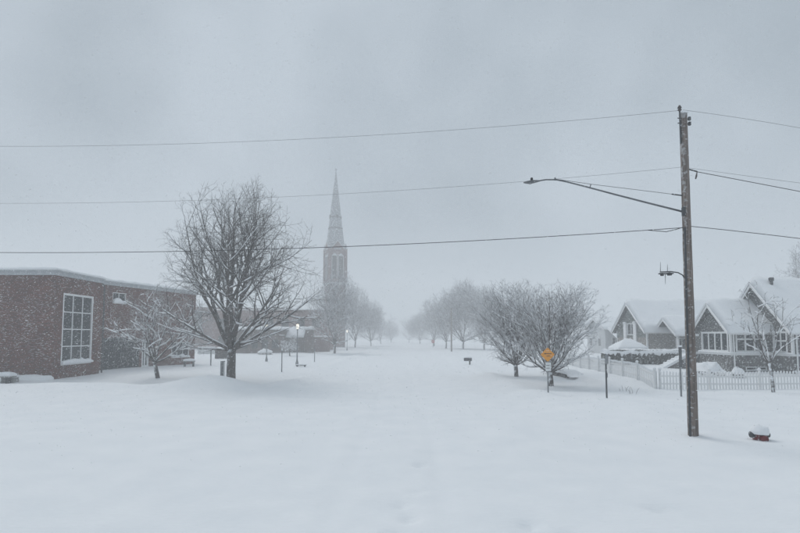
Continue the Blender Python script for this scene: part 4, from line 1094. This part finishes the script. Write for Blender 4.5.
for i in range(nx_+1):
    x = -Lh/2-.1+(Lh+.2)*i/nx_
    for j, (yy, zz_) in enumerate(prof):
        k = noise.noise((x*1.1, yy*2, 1)); k2 = noise.noise((x*3.2, yy*3, 5)); drop = (.30*max(0, noise.noise((x*5.1, 3, 9))+.3)+.22*max(0, noise.noise((x*1.3, 5, 2))))*(j < 2)
        vs.append((x, yy+.10*k2, zz_+.14*k+.07*k2+(.45-drop if j == 0 else (.18-drop*.4 if j == 1 else 0))))
for i in range(nx_):
    for j in range(m_-1): fs.append((i*m_+j, i*m_+j+1, (i+1)*m_+j+1, (i+1)*m_+j))
fs += [tuple(range(m_)), tuple(range(nx_*m_, nx_*m_+m_))[::-1]]
MB().add(vs, fs).build('snow', 'snow', hg, smooth=True)

# ------------------------------------------------------------------ grey house with the picket fence
XA, YA0, YA1 = 23.6, 38.2, 42.2; XB, YB0, YB1 = 26.4, 36.0, 42.6; XE = 40.0; gh = .25
zeA, zpA = 3.42, 5.15; zeB, zpB = 3.5, 6.62; ZS = 1.62          # eaves, peaks and the sill band
ho = thing('house', 'grey shingled house with tall white windows, stone base and steep snowy gables', 'house', (XA, YA0, gh))
def gable_tri(mb, X, y0, y1, ze, zp): mb.add([(X, y0, ze), (X, y1, ze), (X, (y0+y1)/2, zp)], [(0, 1, 2)])
W_, S_ = (-1, 0), (0, -1)
wa = (YA1-3.55, YA1-.25)      # sunroom windows on the street gable, measured from the far end
hA = (.35, 3.75, 1.75, 3.22); hAs = (.35, 2.45, 1.75, 3.2)
mb = MB(); wall(mb, (XA, YA1), (0, -1), YA1-YA0, ZS, zeA, W_, [hA], .12); wall(mb, (XA, YA0), (1, 0), XB-XA, ZS, zeA, S_, [hAs], .12)
hBg = (.35, 1.75, 1.72, 3.22)
wall(mb, (XB, YA0), (0, -1), YA0-YB0, ZS, zeB, W_, [hBg], .12); wall(mb, (XB, YB0), (1, 0), XE-XB, ZS, zeB, S_, [(2.0, 3.6, 1.9, 3.1), (6, 8, 1.9, 3.1)], .12)
gable_tri(mb, XA, YA0, YA1, zeA, zpA)
mb.add([(XB, YB0, zeB), (XB, YB1, zeB), (XB, (YB0+YB1)/2, zpB)], [(0, 1, 2)]); mb.add([(XB, YA1, -.2), (XB, YB1, -.2), (XB, YB1, zeB), (XB, YA1, zeB)], [(0, 1, 2, 3)])
mb.add([(XE, YB0, -.2), (XE, YB1, -.2), (XE, YB1, zeB), (XE, (YB0+YB1)/2, zpB), (XE, YB0, zeB)], [(0, 1, 2, 3, 4)]); mb.add([(XB, YB1, -.2), (XE, YB1, -.2), (XE, YB1, zeB), (XB, YB1, zeB)], [(0, 1, 2, 3)])
mb.add([(XA, YA1, -.2), (XB, YA1, -.2), (XB, YA1, zeA), (XA, YA1, zeA)], [(0, 1, 2, 3)])
mb.build('wall', 'shingle', ho, True)
mb = MB(); hbs = (1.0, 2.5, .42, .72)
wall(mb, (XA, YA1), (0, -1), YA1-YA0, -.3, ZS-.09, W_); wall(mb, (XA, YA0), (1, 0), XB-XA, -.3, ZS-.09, S_, [hbs], .1); wall(mb, (XB, YA0), (0, -1), YA0-YB0, -.3, ZS-.09, W_); wall(mb, (XB, YB0), (1, 0), XE-XB, -.3, ZS-.09, S_)
mb.build('stone_base', 'stone', ho, True)
mb = MB(); mb.box(XA-.07, XA-.002, YA0-.07, YA1+.07, ZS-.088, ZS+.06); mb.box(XA, XB-.005, YA0-.07, YA0-.002, ZS-.088, ZS+.06); mb.box(XB-.07, XB-.002, YB0-.07, YA0-.072, ZS-.088, ZS+.06); mb.box(XB, XE, YB0-.07, YB0-.002, ZS-.088, ZS+.06)
bd = mb.build('sill_band', 'white_paint', ho, True)
mb = MB(); snow_cap(mb, XA-.13, XA, YA0-.1, YA1, ZS+.062, .10, 1., .01, 3, 20); snow_cap(mb, XA, XB, YA0-.14, YA0, ZS+.062, .10, 2., .01, 14, 3); snow_cap(mb, XB-.13, XB, YB0-.1, YA0-.15, ZS+.062, .08, 3., .01, 3, 12)
mb.build('snow', 'snow', bd, True, True)
window(ho, (XA, YA1), (0, -1), W_, *hA, 4, 1, .13, .12, .06); window(ho, (XA, YA0), (1, 0), S_, *hAs, 3, 2, .12, .11, .06, rowsplit=[.68, .32])
window(ho, (XB, YA0), (0, -1), W_, *hBg, 2, 2, .13, .10, .06, rowsplit=[.58, .42], ledge=.1)
window(ho, (XA, YA0), (1, 0), S_, *hbs, 2, 1, .06, .06, .05, ledge=.10)
for h in ((2.0, 3.6, 1.9, 3.1), (6, 8, 1.9, 3.1)): window(ho, (XB, YB0), (1, 0), S_, *h, 2, 2, .1, .08, .06)
# corner boards and pipes
for (x, y) in ((XA, YA0), (XB, YB0)): MB().box(x-.03, x+.12, y-.03, y+.12, ZS+.062, 3.38).build('corner_board', 'white_paint', ho, True)
for (x, y) in ((XA+.16, YA0-.12), (XB+.2, YB0-.13)): MB().tube([(x, y, 3.2), (x, y, gz(x, y)-.1)], .05, 8).build('downpipe', 'white_paint', ho, True)
gable_roof(ho, XA, XB+1.6, YA0, YA1, zeA, zpA, .42, .50, 3.)
gable_roof(ho, XB, XE, YB0, YB1, zeB, zpB, .48, .58, 7.)
# brackets under the gable peaks
for X, y0, y1, zp in ((XA, YA0, YA1, zpA), (XB, YB0, YB1, zpB)):
    ym = (y0+y1)/2
    MB().prism([(ym-.62, zp-.52), (ym+.62, zp-.52), (ym, zp+.02)], lambda a, b, s: (s, a, b), X-.32, X-.26).build('gable_ornament', 'green_gable', ho, True)
# vent pipe
vx = at_y(771.5, 285, 38.6).x
MB().lathe([(.11, 5.6), (.11, 6.88), (.17, 6.9), (.19, 7.1), (.12, 7.15)], (vx, 38.6, 0), 10).build('vent_pipe', 'dark_metal', ho, True, True)
# entry steps with snow left of the sunroom
stp = thing('entry_steps', 'snow covered front steps beside the sunroom of the grey house', 'steps', (22.6, 43.4, gh))
for i in range(7):
    MB().box(21.0+i*.32, 21.0+(i+1)*.32 if i < 6 else 23.9, 42.75, 44.1, 0, .25+.17*i).build('step', 'concrete', stp, True)
    snow_cap(MB(), 21.0+i*.32, 21.0+(i+1)*.32 if i < 6 else 23.9, 42.75, 44.1, .252+.17*i, .2, i*1.).build('snow', 'snow', stp, True, True)
MB().prism([(20.9, .2), (23.2, 1.45), (23.9, 1.45), (23.9, .2)], lambda a, b, s: (a, s, b), 42.5, 42.74).build('side_wall', 'stone', stp, True)
MB().prism([(20.8, .22), (23.2, 1.47), (23.9, 1.47), (23.9, 1.66), (23.1, 1.66), (20.8, .42)], lambda a, b, s: (a, s, b), 42.42, 42.82).build('wall_snow', 'snow', stp, True)
shrub('snow buried shrub at the corner of the stone house base', 708, 376, 1.9, .85, 6.)
shrub('round snow ball shrub below the basement window of the grey house', 738, 377.5, .8, .55, 7.)

# ------------------------------------------------------------------ beige house with eyebrow porch
X0, Y0, Y1 = 25.4, 55.0, 62.6; XE2 = 38.0; ze, zp = 3.55, 6.35
h2 = thing('house', 'beige shingled house with green gable and long snowy roof behind the hedge', 'house', (X0, Y0, .2))
mb = MB(); hg_ = (2.75, 4.75, 3.0, 4.25); hl_ = (3.2, 4.4, .9, 2.3)
wall(mb, (X0, Y1), (0, -1), Y1-Y0, -.3, 2.75, W_, [(1.2, 2.4, .9, 2.2), (5.2, 6.4, .9, 2.2)], .12); wall(mb, (X0, Y0), (1, 0), XE2-X0, -.3, ze, S_, [(2.9, 4.3, 1.5, 2.7), (3.2, 4.6, .3, 1.1)], .12)
mb.add([(X0, Y1, -.3), (XE2, Y1, -.3), (XE2, Y1, ze), (X0, Y1, ze)], [(0, 1, 2, 3)]); mb.add([(XE2, Y0, -.3), (XE2, Y1, -.3), (XE2, Y1, ze), (XE2, (Y0+Y1)/2, zp), (XE2, Y0, ze)], [(0, 1, 2, 3, 4)])
mb.build('wall', 'beige', h2, True)
ym = (Y0+Y1)/2; mb = MB()
ug = (2.9, 4.7, 3.0, 4.3)
wall(mb, (X0, Y1), (0, -1), Y1-Y0, 2.752, ze, W_, [(ug[0], ug[1], ug[2], ze)], .12)
mb.add([(X0, Y0, ze), (X0, ym-.9, ze), (X0, ym-.9, ze+(zp-ze)*(1-.9/3.8))], [(0, 1, 2)]); mb.add([(X0, Y1, ze), (X0, ym+.9, ze), (X0, ym+.9, ze+(zp-ze)*(1-.9/3.8))], [(0, 1, 2)])
zz_ = ze+(zp-ze)*(1-.9/3.8); mb.add([(X0, ym-.9, 4.3), (X0, ym+.9, 4.3), (X0, ym+.9, zz_), (X0, ym, zp), (X0, ym-.9, zz_)], [(0, 1, 2, 3, 4)])
mb.build('gable_wall', 'green_gable', h2, True)
window(h2, (X0, Y1), (0, -1), W_, *ug, 2, 1, .1, .08, .06)
for h in ((1.2, 2.4, .9, 2.2), (5.2, 6.4, .9, 2.2)): window(h2, (X0, Y1), (0, -1), W_, *h, 2, 1, .1, .08, .06)
for h in ((2.9, 4.3, 1.5, 2.7), (3.2, 4.6, .3, 1.1)): window(h2, (X0, Y0), (1, 0), S_, *h, 2, 1, .1, .08, .06, ledge=.12)
for s in (-1, 1):   # tall white boards flanking the gable window
    MB().box(X0-.16, X0-.02, ym+s*1.25-.34, ym+s*1.25+.34, 1.9, 4.35).build('shutter', 'white_paint', h2, True)
    snow_cap(MB(), X0-.25, X0-.01, ym+s*1.25-.36, ym+s*1.25+.36, 4.352, .12, 1., .0, 3, 4).build('snow', 'snow', h2, True, True)
for (y) in (Y0, Y1-.12): MB().box(X0-.04, X0+.12, y-.04, y+.12, -.2, ze-.1).build('corner_board', 'white_paint', h2, True)
gable_roof(h2, X0, XE2, Y0, Y1, ze, zp, .45, .50, 21.)
# porch with its small gable on the near side
px0, px1, py0, py1 = 25.9+.9, 36.0, 51.6, 55.0
for x in (px0+.1, 30.0, 33.0): MB().box(x-.09, x+.09, py0+.1, py0+.28, 0, 3.2).build('porch_post', 'white_paint', h2, True)
MB().box(px0, px1, py0, py1-.01, -.2, .45).build('porch_floor', 'concrete', h2, True)
MB().box(px0, px1, py0+.02, py0+.1, .46, 1.15).build('porch_rail', 'dark_wood', h2, True); snow_cap(MB(), px0, px1, py0-.02, py0+.14, 1.152, .12, 1., 0, 30, 3).build('rail_snow', 'snow', h2, True, True)
gable_roof(h2, px0, px1, py0, py1+.6, 3.2, 4.5, .40, .42, 31.)

# ------------------------------------------------------------------ low garden pavilion, and the white house beyond
gx, gy = at_y(628, 350, 50.5).x, 50.5; zE = at_y(620, 350.5, 49.2).z; zR = at_y(620, 338.5, 50.5).z
gp = thing('garden_shed', 'low dark garden shed under a hipped roof of thick snow', 'shed', (gx, gy, gz(gx, gy)))
rw = 30/2*49.2/FPX
mb = MB(); hsd = (rw*.5, rw*1.25, .75, zE-.25)
wall(mb, (gx-rw*.92, gy-1.12), (1, 0), rw*1.84, -.1, zE-.1, (0, -1), [hsd], .08); wall(mb, (gx-rw*.92, gy+1.1), (0, -1), 2.22, -.1, zE-.1, (-1, 0)); wall(mb, (gx+rw*.92, gy-1.12), (0, 1), 2.22, -.1, zE-.1, (1, 0))
mb.build('wall', 'dark_wood', gp, True); window(gp, (gx-rw*.92, gy-1.12), (1, 0), (0, -1), *hsd, 2, 1, .05, .04, .05)
MB().box(gx-rw, gx+rw, gy-1.25, gy+1.25, zE-.1, zE+.02).build('roof', 'dark_wood', gp, True)
vs = []; fs = []; nn = 24
for j in range(nn+1):
    for i in range(nn+1):
        a, b = -1+2*i/nn, -1+2*j/nn; m_ = max(max(0, abs(a)*1.25-.25), abs(b)); e = min(1, (1-max(abs(a), abs(b)))/.08); e = math.sqrt(max(0, 1-(1-e)**2))
        z = zE+.022+.16*e+(zR-zE-.18)*(1-m_)**.85*e; z += .04*noise.noise((a*3, b*3, 1))*e; vs.append((gx+a*(rw+.08), gy+b*1.33, z))
for j in range(nn):
    for i in range(nn): fs.append((j*(nn+1)+i, j*(nn+1)+i+1, (j+1)*(nn+1)+i+1, (j+1)*(nn+1)+i))
fs.append(tuple([i for i in range(nn+1)]+[j*(nn+1)+nn for j in range(1, nn+1)]+[nn*(nn+1)+i for i in range(nn-1, -1, -1)]+[j*(nn+1) for j in range(nn-1, 0, -1)])[::-1])
MB().add(vs, fs).build('roof_snow', 'snow', gp, True, True)
Yf = 84.0; xf = at_y(605, 330, Yf).x; zE3 = at_y(605, 328.5, Yf).z; zP3 = at_y(605, 319.5, Yf+4).z
h3 = thing('house', 'distant white house with snow roof partly hidden by the beige house', 'house', (xf, Yf, 0))
mb = MB(); wall(mb, (xf, Yf+8), (0, -1), 8, -.3, zE3, W_, [(1.2, 2.4, 1.2, 2.6), (5, 6.2, 1.2, 2.6)], .12); wall(mb, (xf, Yf), (1, 0), 12, -.3, zE3, S_, [(1, 2.2, 1.3, 2.7), (4, 5.2, 1.3, 2.7)], .12); gable_tri(mb, xf, Yf, Yf+8, zE3, zP3)
mb.add([(xf+12, Yf, -.3), (xf+12, Yf+8, -.3), (xf+12, Yf+8, zE3), (xf+12, Yf+4, zP3), (xf+12, Yf, zE3)], [(0, 1, 2, 3, 4)])
mb.build('wall', 'pale_trim', h3, True)
for h in ((1.2, 2.4, 1.2, 2.6), (5, 6.2, 1.2, 2.6)): window(h3, (xf, Yf+8), (0, -1), W_, *h, 2, 1, .1, .08, .06)
for h in ((1, 2.2, 1.3, 2.7), (4, 5.2, 1.3, 2.7)): window(h3, (xf, Yf), (1, 0), S_, *h, 2, 1, .1, .08, .06)
gable_roof(h3, xf, xf+12, Yf, Yf+8, zE3, zP3, .4, .4, 41.)
# lean-to roof on its near side
zl0, zl1 = 1.9, 3.1
MB().prism([(Yf-5.2, zl0), (Yf-.01, zl1+.9), (Yf-.01, zl1+1.03), (Yf-5.2, zl0+.13)], lambda a, b, s: (s, a, b), xf+.3, xf+7).build('lean_to_roof', 'dark_wood', h3, True)
MB().prism([(Yf-5.3, zl0+.132), (Yf-.01, zl1+1.032), (Yf-.01, zl1+1.4), (Yf-5.0, zl0+.48), (Yf-5.25, zl0+.40)], lambda a, b, s: (s, a, b), xf+.2, xf+7).build('lean_to_snow', 'snow', h3, True)
for x in (xf+.5, xf+3.6, xf+6.7): MB().box(x-.07, x+.07, Yf-5.0, Yf-4.86, -.2, zl0+.02).build('post', 'white_paint', h3, True)
# ------------------------------------------------------------------ falling snow
rs = np.random.default_rng(3); NF = 90000
X = rs.uniform(-32, 32, NF*2); Y = rs.uniform(11, 42, NF*2); Z = rs.uniform(.1, 13, NF*2)
keep = (np.abs(X) < .85*Y+1.5) & (Z < 3.4+.62*Y)
X, Y, Z = X[keep][:NF], Y[keep][:NF], Z[keep][:NF]; NF = len(X)
a = rs.normal(R(20), R(16), NF); e = rs.normal(0, R(25), NF)
D = np.stack([np.cos(a)*np.cos(e), np.sin(e)*.8, np.sin(a)*np.cos(e)], 1)
W = rs.lognormal(math.log(.0066), .22, NF); Ln = W*rs.uniform(1.4, 3.6, NF)
S1 = np.cross(D, np.array([0, 1, 0.])); S1 /= np.linalg.norm(S1, axis=1)[:, None]; S2 = np.cross(D, S1); S2 /= np.linalg.norm(S2, axis=1)[:, None]
C = np.stack([X, Y, Z], 1)
V = np.stack([C+D*Ln[:, None], C-D*Ln[:, None], C+S1*W[:, None], C-S1*W[:, None], C+S2*W[:, None], C-S2*W[:, None]], 1).reshape(-1, 3)
T = np.array([(0, 2, 4), (0, 4, 3), (0, 3, 5), (0, 5, 2), (1, 4, 2), (1, 3, 4), (1, 5, 3), (1, 2, 5)])
F = (T[None]+6*np.arange(NF)[:, None, None]).reshape(-1, 3)
me = bpy.data.meshes.new('falling_snow'); me.vertices.add(len(V)); me.vertices.foreach_set('co', V.astype(np.float32).ravel())
me.loops.add(F.size); me.loops.foreach_set('vertex_index', F.astype(np.int32).ravel())
me.polygons.add(len(F)); me.polygons.foreach_set('loop_start', np.arange(0, F.size, 3, dtype=np.int32)); me.update(calc_edges=True); me.validate()
me.materials.append(M['flake'])
fs_ = bpy.data.objects.new('falling_snow', me); COL.objects.link(fs_)
tag(fs_, 'snowflakes blowing through the air', 'snowfall', kind='stuff')

# ------------------------------------------------------------------ haze
HZ = MB().box(-284, 284, -34, 444, -2.0, 46.5).build('haze', 'snow'); HZ.data.materials.clear()
hm = bpy.data.materials.new('haze'); hm.use_nodes = True; ht = hm.node_tree; ht.nodes.clear()
ho_ = ht.nodes.new('ShaderNodeOutputMaterial'); pv = ht.nodes.new('ShaderNodeVolumePrincipled')
pv.inputs['Color'].default_value = (.985, .993, 1.0, 1); pv.inputs['Density'].default_value = .0048; pv.inputs['Anisotropy'].default_value = .2
ht.links.new(pv.outputs[0], ho_.inputs['Volume']); HZ.data.materials.append(hm)
tag(HZ, 'pale snowy haze filling the street', 'haze', kind='stuff')
